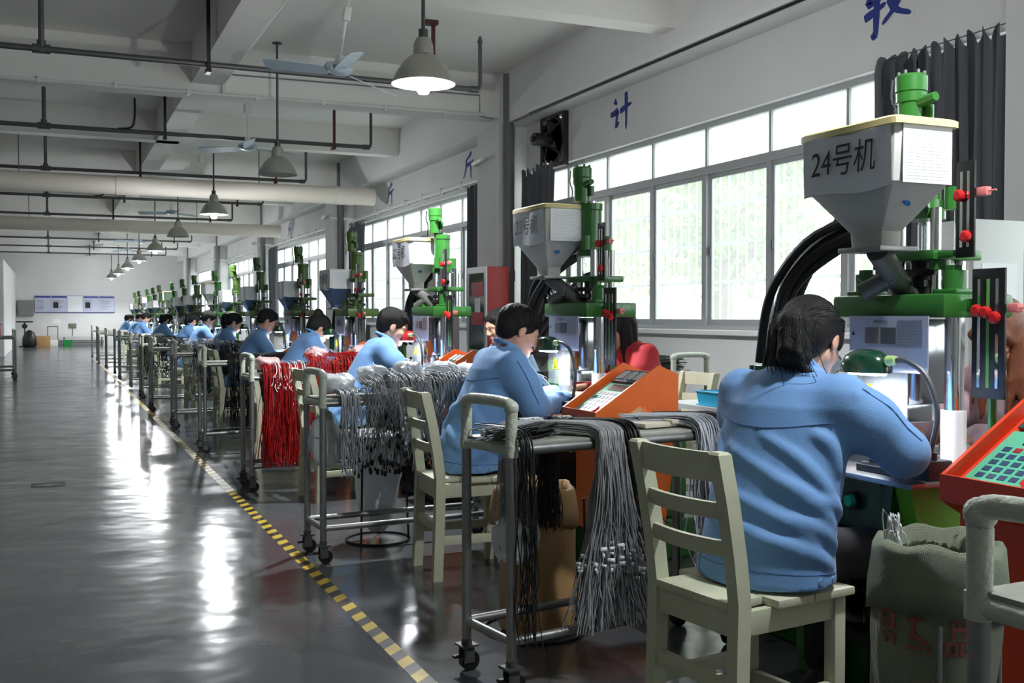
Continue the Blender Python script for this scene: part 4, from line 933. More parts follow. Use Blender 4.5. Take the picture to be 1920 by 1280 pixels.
    for s_ in (-1, 1):
        eb.tube([hp(.093, s_*.014, .020), hp(.092, s_*.032, .025), hp(.076, s_*.05, .02)], [.0022, .0026, .0012], 6)
        if vox < .008: eb.tube([hp(.088, s_*.02, -.0085), hp(.0895, s_*.032, -.0105), hp(.082, s_*.044, -.008)], [.001, .0013, .0008], 5)
    out.append(('eyebrows', eb.mesh(key+'_brows', M_hair)))
    out.append(('lips', MB().tube([hp(.092, -.019, -.0665), hp(.0985, 0, -.0665), hp(.092, .019, -.0665)], [.0025, .005, .0025], 6).mesh(key+'_lips', mat('lips', (178, 104, 98), .5))))
    if seams:
        out.append(('yoke_seam', MB().tube([j.surf(tp(g, .905-.012*math.cos(g*2), 0), (math.cos(g), math.sin(g), 0)) for g in np.linspace(math.pi*.62, math.pi*1.38, 30)], .002, 5).mesh(key+'_seam', M_seam)))
        out.append(('hem_seam', MB().tube([j.surf(tp(g, .515-.05*math.cos(g)*.12, 0), (math.cos(g), math.sin(g), 0)) for g in np.linspace(math.pi*.45, math.pi*1.75, 40)], .0016, 5).mesh(key+'_hem', M_seam)))
        for g in (4.55, 4.9):
            p = j.surf(tp(g, .497, 0), (math.cos(g), math.sin(g), 0)); nrm = Vector((math.cos(g), math.sin(g), 0))
            out.append(('button', MB().cyl(Vector(p)-nrm*.004, Vector(p)+nrm*.004, .009, n=14).mesh(key+'_button', mat('blue_button', (120, 160, 205), .4))))
        for s_ in (-1,):
            n_ = 24; ax = el[s_]-sh[s_]; pts = []
            for t in np.linspace(.05, 1.0, n_):
                p = sh[s_]+ax*t; dirv = np.array((-.25, s_*.75, .65)); dirv -= ax*(dirv @ ax)/(ax @ ax); dirv /= np.linalg.norm(dirv); pts.append(j.surf(p, dirv))
            out.append(('sleeve_seam', MB().tube(pts, .0022, 5).mesh(key+'_sleeve_seam', M_seam)))
    return out
PM = {}
def person(kind, label, x, y, rz, group='workers along the machines'):
    t = thing('person', label, 'person', (x, y, 0), rz, group)
    for nm, me in PM[kind]: link(nm, me, t)
    return t
PM['w24'] = person_meshes('w24', .10, (12, 20), 'pony', {('e', -1): (.19, -.285, .83), ('w', -1): (.42, -.10, .83), ('h', -1): (.51, -.06, .80), ('e', 1): (.22, .28, .80), ('w', 1): (.44, .12, .82), ('h', 1): (.53, .08, .79)}, .0068, .0075, fold=1.2, slim=1.06, seed=3, seams=True, folds=[(.86, .83, 1.5, .64, .012), (.80, .72, 1.42, .60, .013), (.78, .64, 1.38, .555, .011), (1.05, .87, 1.52, .69, .010), (1.15, .76, 1.55, .625, .012), (1.2, .66, 1.6, .575, .012), (1.1, .60, 1.55, .53, .010), (1.3, .88, 1.5, .78, .008), (.7, .86, .95, .62, .009), (1.32, .70, 1.62, .66, .009)])
PM['m23'] = person_meshes('m23', .15, (-6, 24), 'short', {('e', -1): (.19, -.27, .77), ('w', -1): (.40, -.13, .80), ('h', -1): (.49, -.10, .775)}, .0068, .0075, fold=1.3, slim=1.04, seed=5, seams=True)
PM['m22'] = person_meshes('m22', .20, (-12, 22), 'short', {('e', -1): (.27, -.27, .79), ('w', -1): (.48, -.16, .82), ('h', -1): (.58, -.14, .80)}, .0068, .009, fold=1.2, seed=8)
PM['bun'] = person_meshes('bun', .22, (-4, 34), 'bun', None, .010, .012, seed=12, headup=-.04)
PM['pony'] = person_meshes('pony', .20, (-4, 28), 'pony', None, .010, .012, seed=15, headup=-.01)
PM['man'] = person_meshes('man', .18, (-8, 30), 'short', None, .010, .012, seed=17, headup=.02)
PM['long'] = person_meshes('long', .14, (10, 50), 'long', None, .010, .012, jacket=mat('pale_pink_top', (214, 180, 190), .8), hairm=M_hair2, seed=19, fold=.6)
PM['redtop'] = person_meshes('redtop', .16, (0, 22), 'long', None, .010, .012, jacket=mat('red_white_top', (196, 52, 60), .8), seed=23, fold=.6)
PM['puffy'] = person_meshes('puffy', .16, (10, 20), 'pony', None, .010, .012, jacket=mat('pale_blue_puffer', (150, 186, 226), .5), seed=25, fold=1.4)
PX = 1.86
people = {0: ('w24', 'woman with a black ponytail in a blue work jacket, back to the camera', R(14)), 1: ('m23', 'man with short black hair in a blue jacket behind the near trolley', R(-2)),
          2: ('m22', 'man with short hair in profile behind the heap of grey cables', R(-4)), 3: ('bun', 'woman with a hair bun bending behind the red cables', R(0)),
          4: ('man', 'short-haired man left of the woman with the bun', R(-5)), 5: ('pony', 'ponytailed worker next beyond the short-haired man', R(-8)), 6: ('man', 'worker half hidden behind the fifth ponytailed worker', R(3)),
          7: ('pony', 'ponytailed worker leaning forward near the middle of the row', R(-2)), 9: ('pony', 'ponytailed worker in front of the far notice board', R(4)), 11: ('man', 'short-haired worker far down the row, third from the far end', R(0)),
          12: ('man', 'short-haired worker far down the row, second from the far end', R(6)), 14: ('pony', 'farthest worker in blue at the end of the row', R(0))}
for n, (k, l, a) in people.items():
    person(k, l, PX+(0 if n < 5 else .05*math.sin(n*3.7)), Y0+S*n-(.10 if n == 0 else .06), a)
opp = [(0, 'long', 'person with long red-brown hair facing the camera side behind machine 24', 3.2, .12), (1, 'redtop', 'dark-haired person in a red top on the window side of machine 23', 3.3, .72), (2, 'puffy', 'ponytailed person in pale blue on the window side of machine 22', 3.2, .1)]
for n, k, l, x, dy in opp: person(k, l, x, Y0+S*n+dy, R(180))
# ------------------------------------------------------------------ wooden chairs
def chair():
    t = thing('wooden_chair', '', 'chair')
    for s_ in (-1, 1):
        y = s_*.165
        part('back_post', MB().rings([[(x-.022, y-.02, z), (x+.022, y-.02, z), (x+.022, y+.02, z), (x-.022, y+.02, z)] for x, z in ((-.19, 0), (-.18, .25), (-.175, .46), (-.19, .58), (-.215, .72), (-.245, .85))]+[[(-.262, y-.016, .857), (-.232, y-.016, .857), (-.232, y+.016, .857), (-.262, y+.016, .857)]]), M_chair, t, ang=25)
        part('front_leg', MB().box((.155, y-.02, 0), (.195, y+.02, .44), .003), M_chair, t)
        part('side_stretcher', MB().box((-.165, y-.012, .16), (.16, y+.012, .2), .003), M_chair, t)
        part('side_apron', MB().box((-.16, y-.012, .375), (.16, y+.012, .44), .003), M_chair, t)
    part('front_apron', MB().box((.165, -.15, .375), (.187, .15, .44), .003), M_chair, t)
    part('rear_apron', MB().box((-.19, -.15, .37), (-.165, .15, .44), .003), M_chair, t)
    part('rear_stretcher', MB().box((-.195, -.15, .22), (-.17, .15, .26), .003), M_chair, t)
    part('front_stretcher', MB().box((.165, -.15, .1), (.187, .15, .14), .003), M_chair, t)
    for a, b in ((-.2, -.075), (-.072, .06), (.063, .215)):
        part('seat_plank', MB().box((a, -.20 if a > -.15 else -.145, .44), (b, .20 if a > -.15 else .145, .462), .004), M_chair, t)
    for z, h, x in ((.815, .075, -.235), (.70, .042, -.211), (.60, .042, -.194)):
        rg = []
        for q in range(9):
            y = -.15+.3*q/8; xx = x-.022*(1-((q-4)/4)**2)
            rg.append([(xx-.009, y, z-h/2), (xx+.009, y, z-h/2), (xx+.003, y, z+h/2), (xx-.013, y, z+h/2)])
        part('back_slat', MB().rings(rg), M_chair, t, ang=30)
    return t
ch0 = chair()
for n in range(12):
    t = ch0 if n == 0 else dup(ch0, (0,0,0))
    t.location = (1.765+(.0 if n == 0 else .03*math.sin(n*2.3)), Y0+S*n-(.10 if n == 0 else .09), 0); t.rotation_euler = (0, 0, R((7, -3, 6, -5, 3, 8, -4, 5, -6, 2, 4, -3)[n])); t['group'] = 'cream wooden chairs'
    t['label'] = ['cream painted wooden chair under the ponytailed woman, nearest the camera', 'cream wooden chair under the man at the near trolley', 'cream wooden chair whose legs show under the grey cable heap'][n] if n < 3 else 'cream wooden chair at the %s machine from the camera' % ORD[n]
for n, k, l, x, dy in opp:
    t = dup(ch0, (x+.1, Y0+S*n+dy, 0), R(180)); t['label'] = 'cream wooden chair under the %s on the window side' % ('red-haired person', 'person in the red top', 'person in pale blue')[n]; t['group'] = 'cream wooden chairs'
# ------------------------------------------------------------------ pipe trolleys
def trolley(L=.94, W=.28):
    t = thing('pipe_trolley', '', 'trolley'); r = .0165; tz = .775; w = W/2
    for x, top in ((0, .905), (L, .80)):
        for s_ in (-1, 1): part('post', MB().cyl((x, s_*w, .09), (x, s_*w, top), r, n=14), M_steel, t)
    part('handle', MB().tube(sp1([(0, -w, .87), (0, -w, .905), (0, -w+.035, .925), (0, w-.035, .925), (0, w, .905), (0, w, .87)], 22), r+.002, 12), M_wrap, t)
    for s_ in (-1, 1): part('elbow_wrap', MB().ball((0, s_*w, .91), (.023, .026, .025)).cyl((0, s_*w, .79), (0, s_*w, .89), .0185, .0195, 12).cyl((0, s_*w, .755), (0, s_*w, .795), .0215, .0215, 12), M_wrap, t)
    for s_ in (-1, 1):
        part('top_rail', MB().cyl((0, s_*w, tz), (L, s_*w, tz), r, n=12), M_steel, t)
        part('low_rail', MB().cyl((0, s_*w, .17), (L, s_*w, .17), r*.9, n=12), M_steel, t)
    for x in (0, L):
        part('end_rail', MB().cyl((x, -w, tz), (x, w, tz), r, n=12), M_wrap if x == 0 else M_steel, t)
        part('end_rail', MB().cyl((x, -w, .17), (x, w, .17), r*.9, n=12), M_steel, t)
    part('table_top', MB().box((-.005, -w-.005, tz+.012), (L+.005, w+.005, tz+.024), .003), mat('worn_grey_board', (150, 152, 142), .5, bump=.3, bscale=25, var=.12, vscale=20), t)
    for x in (0, L):
        for s_ in (-1, 1):
            c = part('caster', MB().box((x-.03, s_*w-.03, .085), (x+.03, s_*w+.03, .092)).box((x-.02, s_*w-.019, .03), (x+.02, s_*w-.015, .086)).box((x-.02, s_*w+.015, .03), (x+.02, s_*w+.019, .086)).cyl((x, s_*w, .085), (x, s_*w, .11), .019, n=10), M_dsteel, t)
            part('wheel', MB().cyl((x+.01, s_*w-.013, .034), (x+.01, s_*w+.013, .034), .034, n=18), M_black, c)
            part('brake', MB().box((x-.05, s_*w-.01, .05), (x-.02, s_*w+.01, .058)), M_black, c, smooth=False)
    return t
tr0 = trolley()
TPOS = [(1.25, .98, 2), (1.30, 3.14, 9), (1.19, 5.12, 3), (1.24, 7.36, 3), (1.22, 9.56, 2), (1.2, 11.72, 2), (1.15, 13.9, 0), (1.2, 16.1, 2), (1.2, 18.3, 0), (1.15, 20.5, 2), (1.18, 22.7, 0), (1.12, 24.9, 2), (1.05, 27.1, 0), (1.1, 29.3, 2), (1.05, 31.5, 0)]
tlab = ['steel pipe trolley with taped handle in the bottom right corner', 'steel pipe trolley with taped handle holding the fanned grey cables', 'steel pipe trolley under the heap of pale grey cables and bags', 'steel pipe trolley carrying the red cables', 'steel pipe trolley with dark cables left of the red ones', 'steel pipe trolley topped with white-ended black cables']
TR_ = []
for i, (x, y, a) in enumerate(TPOS):
    t = tr0 if i == 0 else dup(tr0, (0,0,0), skip=() if i < 8 else ('brake', 'wheel'))
    t.location = (x, y, 0); t.rotation_euler = (0, 0, R(a)); t['group'] = 'pipe trolleys beside the aisle'; TR_.append(t)
    t['label'] = tlab[i] if i < 6 else '%s pipe trolley along the aisle counted from the camera' % ORD[i]
for i, (x, y, a, l) in enumerate([(4.1, 6.2, 92, 'steel trolley under the window holding black cables'), (4.45, 7.7, 90, 'empty white-topped trolley against the window wall'), (-.62, 22, 180, 'trolley at the far left edge of the aisle'), (-.7, 23.6, 178, 'second trolley at the far left edge of the aisle'),
                                  (3.3, 3.55, 80, 'trolley on the window side between machines 24 and 23')]):
    t = dup(tr0, (x, y, 0), R(a)); t['label'] = l; t['group'] = 'pipe trolleys beside the aisle'; TR_.append(t)
# ------------------------------------------------------------------ cables over the trolleys (in trolley coordinates)
def bundle(tr, label, m, n, xt, wt, xb, wb, zb, side=-1, W=.28, r=.0022, lie=(-.25, .0), zj=.05, tip=None, tipm=None, clip=None, waist=None, ys=.02, seed=1, sides=4, thick=.035, L=14, name='cable_bundle'):
    rg = np.random.default_rng(seed); w = W/2; t = thing(name, label, 'cable bundle'); t.matrix_world = Matrix.Translation(tr.location) @ Matrix.Rotation(tr.rotation_euler.z, 4, 'Z')
    ln = lambda a: np.asarray(a).reshape(-1)
    a = rg.uniform(-1, 1, n); lay = rg.uniform(0, 1, n)
    X0 = xt+lie[0]+a*wt*.6+rg.normal(0, .02, n); X1 = xt+lie[1]+a*wt; X2 = xt+a*wt*1.02; Xb = xb+a*wb+rg.normal(0, wb*.18+.004, n)
    zt = .803+.004+lay*thick; e = side*(w+.012)
    ZB = zb+np.abs(rg.normal(0, zj, n)); out = side*(.01+lay*.03)
    K = [np.stack([X0, np.full(n, -side*w*.55)+rg.normal(0, .02, n), zt], 1), np.stack([X1, np.full(n, side*w*.45), zt+.006], 1), np.stack([X2, e+out*.3, zt-.004], 1), np.stack([X2, e+out+side*.008, zt-.06], 1)]
    zz = (zt-.06)
    for q, f in enumerate((.35, .7, 1.0)):
        xx = X2+(Xb-X2)*(f if waist is None else f**waist); K.append(np.stack([xx+rg.normal(0, .004+.007*f, n), e+out*(1+f*ys*20)+rg.normal(0, ys, n), zz+(ZB-zz)*f], 1))
    P = spline(np.stack(K, 1), L)
    V, F = strands(P, r, sides); o = link('strands', npmesh('strands', V, F, m), t); o['kind'] = 'stuff'
    def blocks(pos, sz, mm, nm):
        k = len(pos); B = np.array([(x, y, z) for x in (-1, 1) for y in (-1, 1) for z in (-1, 1)], float)
        fv = np.array([(0,1,3,2),(4,6,7,5),(0,4,5,1),(2,3,7,6),(0,2,6,4),(1,5,7,3)])
        an = rg.uniform(0, 3.14, k); ca, sa = np.cos(an), np.sin(an); b = B[None]*np.asarray(sz)*rg.uniform(.7, 1.2, (k, 1, 1))
        V = np.stack([b[..., 0]*ca[:, None]-b[..., 1]*sa[:, None], b[..., 0]*sa[:, None]+b[..., 1]*ca[:, None], b[..., 2]], -1)+pos[:, None]
        F = (fv[None]+8*np.arange(k)[:, None, None]).reshape(-1, 4)
        o = link(nm, npmesh(nm, V.reshape(-1, 3), F, mm, False), t); o['kind'] = 'stuff'
    if tip: blocks(P[:, -1], tip, tipm, 'connectors')
    if clip:
        pos = P[:, int(L*clip[0])]+rg.normal(0, .012, (n, 3)); pos = pos[::clip[1]]; blocks(pos, (.011, .004, .006), clip[2], 'clips')
    return t
T1, T2, T3, T4, T5 = TR_[1:6]
bundle(T1, 'large fanned grey cable bundle hanging over the front of the near trolley', M_cgrey, 330, .36, .05, .40, .17, .16, lie=(-.2, -.05), zj=.06, clip=(.78, 2, M_cwhite), waist=1.5, seed=2, L=18)
bundle(T1, 'black cables half hidden beside the fanned grey bundle', M_cblack, 70, .46, .03, .52, .04, .42, lie=(-.1, 0), seed=3)
bundle(T1, 'grey cable bundle hanging behind the fanned bundle, over the far edge', M_cgrey, 160, .22, .05, .22, .055, .36, side=1, seed=4)
bundle(T1, 'black cable bundle hanging over the far edge of the near trolley', M_cblack, 90, .36, .03, .36, .05, .42, side=1, seed=5)
bundle(T1, 'thin black cables dangling at the aisle end of the near trolley', M_cblack, 22, .03, .02, .04, .025, .12, lie=(.0, 0), zj=.1, seed=6)
bundle(T1, 'pale grey cable bundle hanging at the machine end of the near trolley', M_clgrey, 150, .80, .045, .82, .055, .26, lie=(-.14, 0), zj=.05, seed=7)
bundle(T1, 'black cables at the machine end of the near trolley with red tips', M_cblack, 110, .90, .03, .915, .04, .3, lie=(-.1, 0), tip=(.004, .004, .01), tipm=M_cred, seed=8)
bundle(T2, 'heap of pale grey cables with dark connectors hanging from the second trolley', M_cgrey, 300, .55, .34, .55, .36, .42, lie=(-.05, 0), zj=.11, tip=(.005, .005, .012), tipm=M_black, thick=.10, seed=9, L=16)
bundle(T2, 'short pale cables at the aisle end of the second trolley', M_clgrey, 60, .12, .05, .12, .05, .42, lie=(.1, 0), zj=.06, seed=10)
bundle(T2, 'white-tipped grey cables along the middle of the second trolley', M_clgrey, 110, .62, .28, .63, .3, .55, lie=(-.05, 0), zj=.08, tip=(.005, .004, .009), tipm=M_cwhite, thick=.13, seed=29)
bundle(T3, 'red cable bundle hanging over the front of the third trolley', M_cred, 300, .24, .17, .23, .16, .16, lie=(.05, 0), zj=.05, thick=.06, seed=11)
bundle(T3, 'second red cable bundle nearer the worker with the bun', M_cred, 260, .60, .22, .56, .2, .3, lie=(.0, 0), zj=.06, thick=.13, seed=12)
bundle(T3, 'white-sheathed ends lying on the red cables', M_cwhite, 60, .28, .12, .26, .12, .68, lie=(.02, 0), zj=.05, thick=.075, r=.003, seed=13)
bundle(T4, 'dark cable bundle hanging from the fourth trolley', M_cblack, 260, .5, .3, .5, .3, .2, lie=(0, 0), zj=.06, thick=.06, seed=14)
bundle(T5, 'black cables with white ends piled on the fifth trolley', M_cblack, 260, .5, .32, .5, .3, .3, lie=(0, 0), zj=.16, tip=(.008, .006, .012), tipm=M_cwhite, clip=(.2, 2, M_cwhite), thick=.12, seed=15)
bundle(TR_[6], 'white and black cables on the sixth trolley', M_cwhite, 120, .6, .22, .6, .2, .5, lie=(0, 0), zj=.1, thick=.1, seed=16)
bundle(TR_[7], 'black cables hanging from the seventh trolley', M_cblack, 160, .45, .25, .45, .22, .3, lie=(0, 0), tip=(.008, .006, .014), tipm=M_cwhite, clip=(.5, 2, M_cwhite), thick=.08, seed=17, zj=.15)
bundle(TR_[8], 'black cable bundle on the eighth trolley', M_cblack, 160, .4, .25, .4, .22, .2, lie=(0, 0), thick=.06, seed=18)
bundle(TR_[9], 'white cables on the ninth trolley', M_cwhite, 80, .5, .3, .5, .3, .5, lie=(0, 0), thick=.06, seed=19)
bundle(TR_[15], 'black cables heaped on the trolley under the window', M_cblack, 170, .45, .3, .45, .3, .55, side=1, lie=(-.1, 0), zj=.08, thick=.1, seed=20, r=.0026)
bundle(TR_[19], 'pale grey cables over the trolley between machines 24 and 23', M_clgrey, 120, .4, .2, .4, .2, .5, side=1, lie=(-.1, 0), thick=.06, seed=21)
# ------------------------------------------------------------------ bags, sacks, boxes
def blob(key, c, r, m, seed, h=.014, amp=.02, extra=()):
    rg = np.random.default_rng(seed); r = np.array(r); f = Field(-r-.07, r+.07, h); f.ell((0,0,0), r*.8, None, 0)
    for q in range(26):
        d = rg.normal(size=3); d /= np.linalg.norm(d); f.ell(d*r*.75, np.maximum(r*rg.uniform(.12, .3, 3), .012), None, amp)
    for q in range(14):
        d = rg.normal(size=3); d /= np.linalg.norm(d); e = np.cross(d, rg.normal(size=3)); f.cap(d*r*.95-e*.04, d*r*.95+e*.04, .004, .004, .012)
    return f.mesh(key, m)
bagme = [blob('bag_mesh', (0,0,0), (.13, .10, .06), M_poly, 40+q) for q in range(3)]
def onto(tr, p): 
    a = tr.rotation_euler.z; return (tr.location.x+p[0]*math.cos(a)-p[1]*math.sin(a), tr.location.y+p[0]*math.sin(a)+p[1]*math.cos(a), p[2])
bl = ['at the aisle end', 'second from the aisle end', 'in the middle', 'second from the machine', 'nearest the machine']
for q, (x, y, z) in enumerate([(.12, .0, .86), (.31, .02, .90), (.5, .02, .91), (.69, .02, .91), (.86, .01, .90)]):
    tag(link('plastic_bag', bagme[q % 3], None, onto(T2, (x, y, z)), q*1.3), 'cloudy plastic bag of cables on the second trolley, %s' % bl[q], 'bag', 'plastic bags on the second trolley').scale = (.74, .9, 1)
pk = mat('pinkish_plastic_bag', (222, 190, 190), .3, alpha=.75, bump=.4, bscale=40)
for q, (x, y, z) in enumerate([(.14, .02, .87), (.5, .02, .93), (.85, .03, .94)]):
    me = bagme[(q+1) % 3].copy(); me.materials.clear(); me.materials.append(pk)
    o = tag(link('plastic_bag', me, None, onto(T3, (x, y, z)), q), 'pinkish plastic bag on the red cables, %s' % ('at the aisle end', 'in the middle', 'nearest the worker with the bun')[q], 'bag', 'plastic bags on the red cables'); o.scale = (.8, .9, .9)
o = tag(link('plastic_bag', bagme[0], None, onto(T2, (.06, .0, .58)), 1.2), 'grey plastic bag hanging inside the aisle end of the second trolley', 'bag'); o.scale = (.5, .8, 2.6)
o = tag(link('plastic_bag', bagme[1], None, onto(T1, (.24, .2, .42)), .3), 'clear plastic bag around the grey cables behind the near trolley', 'bag'); o.scale = (.8, .55, 1.7)
o = tag(link('plastic_bag', bagme[2], None, onto(TR_[16], (.2, .0, .86)), .3), 'small white plastic bag on the trolley by the window', 'bag'); o.scale = (.6, .8, 1)
def sack(name, loc, rad, ht, m, label, seed, ring=True, foldm=None, tuck=.8, sq=1):
    rg = np.random.default_rng(seed); t = thing(name, label, 'sack', loc); n = 40; ph = rg.uniform(0, 6.28, 8)
    def rr(a, z, o=0):
        v = z/ht; b = rad*(tuck+(1.0-tuck)*math.sin(min(1, v*1.6)*math.pi/2)+.05*math.sin(3.2*v*math.pi))
        b += rad*(.035*math.sin(3*a+ph[0]+4*v)+.03*math.sin(5*a+ph[1]-6*v)+.02*math.sin(9*a+ph[2]+9*v)+.015*math.sin(14*a+ph[3]+5*v)*(1-v))
        return b+o
    rings = []; zs = [0, .01]+[ht*k/18 for k in range(1, 19)]
    for z in zs: rings.append([(rr(2*math.pi*i/n, z)*(.9 if z == 0 else 1)*math.cos(2*math.pi*i/n), rr(2*math.pi*i/n, z)*sq*(.9 if z == 0 else 1)*math.sin(2*math.pi*i/n), z) for i in range(n)])
    top = ht
    for z, o in ((ht, -.012), (ht*.8, -.014), (ht*.45, -.02)): rings.append([((rr(2*math.pi*i/n, z)+o)*math.cos(2*math.pi*i/n), (rr(2*math.pi*i/n, z)+o)*sq*math.sin(2*math.pi*i/n), z) for i in range(n)])
    part('body', MB().rings(rings), m, t, ang=180)
    fr = []
    for z, o in ((ht-.13, .006), (ht-.135, .012), (ht-.08, .014), (ht-.01, .012), (ht+.006, .004), (ht+.004, -.008), (ht-.05, -.016)):
        fr.append([((rr(2*math.pi*i/n, min(z, ht))+o)*math.cos(2*math.pi*i/n), (rr(2*math.pi*i/n, min(z, ht))+o)*sq*math.sin(2*math.pi*i/n), z+.014*math.sin(2*2*math.pi*i/n+ph[4])*(1 if z < ht-.12 else .5)+.006*math.sin(7*2*math.pi*i/n)) for i in range(n)])
    part('folded_rim', MB().rings(fr, False), foldm or m, t, ang=180)
    return t, rr
def woven_mat(name, rgb):
    m = mat(name, rgb, .55, var=.14, vscale=9); nt = m.node_tree; b = nt.nodes['Principled BSDF']
    tc = nt.nodes.new('ShaderNodeTexCoord'); bp = nt.nodes.new('ShaderNodeBump'); bp.inputs['Strength'].default_value = .8; bp.inputs['Distance'].default_value = .008
    w1 = nt.nodes.new('ShaderNodeTexWave'); w1.bands_direction = 'Z'; w1.inputs['Scale'].default_value = 200; w2 = nt.nodes.new('ShaderNodeTexWave'); w2.bands_direction = 'X'; w2.inputs['Scale'].default_value = 200
    a = nt.nodes.new('ShaderNodeMath'); a.operation = 'ADD'; nt.links.new(tc.outputs['Object'], w1.inputs[0]); nt.links.new(tc.outputs['Object'], w2.inputs[0])
    nz = nt.nodes.new('ShaderNodeTexNoise'); nz.inputs['Scale'].default_value = 14; nt.links.new(tc.outputs['Object'], nz.inputs[0])
    nt.links.new(w1.outputs[1], a.inputs[0]); nt.links.new(w2.outputs[1], a.inputs[1]); c = nt.nodes.new('ShaderNodeMath'); c.operation = 'MULTIPLY_ADD'; c.inputs[1].default_value = 8
    nt.links.new(nz.outputs[0], c.inputs[0]); nt.links.new(a.outputs[0], c.inputs[2]); nt.links.new(c.outputs[0], bp.inputs['Height']); nt.links.new(bp.outputs[0], b.inputs['Normal']); return m
M_wov = woven_mat('green_woven_sack', (168, 178, 150)); M_sprint = mat('faded_red_print', (136, 74, 60), .6, var=.3, vscale=25)
t, rr = sack('woven_sack', (1.74, 1.68, 0), .122, .715, M_wov, 'grey-green woven sack with faded red print in the bottom right corner', 5, sq=1.05)
def on_sack(poly, z0, a0, nm, off=.004, m=M_sprint):     # flat print laid on the sack surface
    V = []; n = len(poly)
    for o in (off-.0015, off):
        for u, v in poly:
            a = a0+u/.125; V.append(((rr(a, z0+v)+o)*math.cos(a), (rr(a, z0+v)+o)*1.05*math.sin(a), z0+v))
    part(nm, MB().add(V, [tuple(range(n)), tuple(range(2*n-1, n-1, -1))]+[(i, (i+1) % n, n+(i+1) % n, n+i) for i in range(n)]), m, t, smooth=False)
A0 = math.atan2(-1.70, -1.72)
def stroke(u0, v0, u1, v1, w=.012): 
    L = math.hypot(u1-u0, v1-v0); nx, ny = -(v1-v0)/L*w/2, (u1-u0)/L*w/2; k = max(1, int(L/.012)); P = [(u0+(u1-u0)*i/k, v0+(v1-v0)*i/k) for i in range(k+1)]
    return [(a+nx, b+ny) for a, b in P]+[(a-nx, b-ny) for a, b in P[::-1]]
for gx, segs in ((-.12, [(0,.04,.03,.04),(0,.02,.03,.02),(0,.0,.03,.0),(0,.0,0,.04),(.03,0,.03,.04),(-.005,-.02,.035,-.02),(.005,-.02,.005,-.045),(.03,-.02,.03,-.045)]), (-.06, [(0,.03,.035,.045),(.015,.045,.01,-.02),(.01,0,.04,-.02),(.04,-.02,.045,-.04),(.0,-.04,.03,-.035)]),
                 (.02, [(.005,.045,.03,.045),(.005,.025,.03,.025),(.005,.0,.005,.045),(.03,.0,.03,.045),(-.005,-.01,.012,-.01),(-.005,-.04,.012,-.04),(-.005,-.04,-.005,-.01),(.012,-.04,.012,-.01),(.022,-.01,.04,-.01),(.022,-.04,.04,-.04),(.022,-.04,.022,-.01),(.04,-.04,.04,-.01)])):
    for a, b, c, d in segs: on_sack(stroke(gx+a, b*.8, gx+c, d*.8, .008), .545, A0, 'print')
for k in range(16):
    g0, g1 = math.pi*(k/15*1.1-.05), math.pi*((k+.92)/15*1.1-.05)
    on_sack([(.11*math.cos(g0)+.03, .10*math.sin(g0)), (.11*math.cos(g1)+.03, .10*math.sin(g1)), (.085*math.cos(g1)+.03, .075*math.sin(g1)), (.085*math.cos(g0)+.03, .075*math.sin(g0))], .33, A0, 'print')
for a, b, c, d in [(-.03,.02,.0,.05),(.0,.05,.02,.0),(.02,.0,.07,.03),(.05,.06,.03,-.03),(-.02,-.03,.05,-.02),(.06,-.05,.1,-.01)]: on_sack(stroke(a, b, c, d, .014), .33, A0, 'print')
st = thing('sack_stand', 'thin steel rod stand holding the woven sack open', 'stand', (1.74, 1.68, 0))
for a in (A0+.03, A0+2.1, A0-2.1): part('rod', MB().tube([(.155*math.cos(a), .155*math.sin(a), 0), (.148*math.cos(a), .152*math.sin(a), .575)], .0055, 8), M_steel, st)
part('ring', MB().tube([(.175*math.cos(k*math.pi/16), .175*math.sin(k*math.pi/16), .006) for k in range(33)], .005, 6), M_steel, st)
V, F = strands(spline(np.stack([np.stack([.09*np.cos(a)+RNG.normal(0, .01, 40), .09*np.sin(a)+RNG.normal(0, .01, 40), z+RNG.normal(0, .02, 40)], 1) for a, z in ((A0-1.6, .60), (A0-1.35, .73), (A0-1.2, .715), (A0-1.05, .5))], 1), 12), .002, 4)
o = tag(link('wire_offcuts', npmesh('wire_offcuts', V, F, M_cwhite), None, (1.74, 1.68, 0)), 'white wire offcuts poking out of the woven sack', 'wire', kind='stuff')
t, rr = sack('paper_sack', onto(T1, (.46, .40, 0)), .15, .55, M_kraft, 'brown paper sack standing behind the near trolley', 8, tuck=.9)
t, rr = sack('white_sack', onto(T2, (.42, .26, .05)), .13, .52, M_wsack, 'full white sack hanging in a rod stand under the second trolley', 9, tuck=.35)
st = thing('sack_stand', 'black rod stand around the white sack', 'stand', onto(T2, (.42, .26, 0)))
for a in (-2.4, -.6, 1.2): part('rod', MB().cyl((.17*math.cos(a), .17*math.sin(a), 0), (.15*math.cos(a), .15*math.sin(a), .56), .006, n=8), M_black, st)
part('ring', MB().tube([(.17*math.cos(k*math.pi/16), .17*math.sin(k*math.pi/16), .006) for k in range(33)], .006, 6).tube([(.15*math.cos(k*math.pi/16), .15*math.sin(k*math.pi/16), .56) for k in range(33)], .006, 6), M_black, st)
st = thing('sack_stand', 'black ring stand around the brown paper sack', 'stand', onto(T1, (.46, .40, 0)))
part('ring', MB().tube([(.2*math.cos(k*math.pi/16), .2*math.sin(k*math.pi/16), .006) for k in range(33)], .006, 6), M_black, st)
for a in (-2.4, -.3, 1.8): part('rod', MB().cyl((.2*math.cos(a), .2*math.sin(a), 0), (.185*math.cos(a), .185*math.sin(a), .5), .005, n=8), M_black, st)
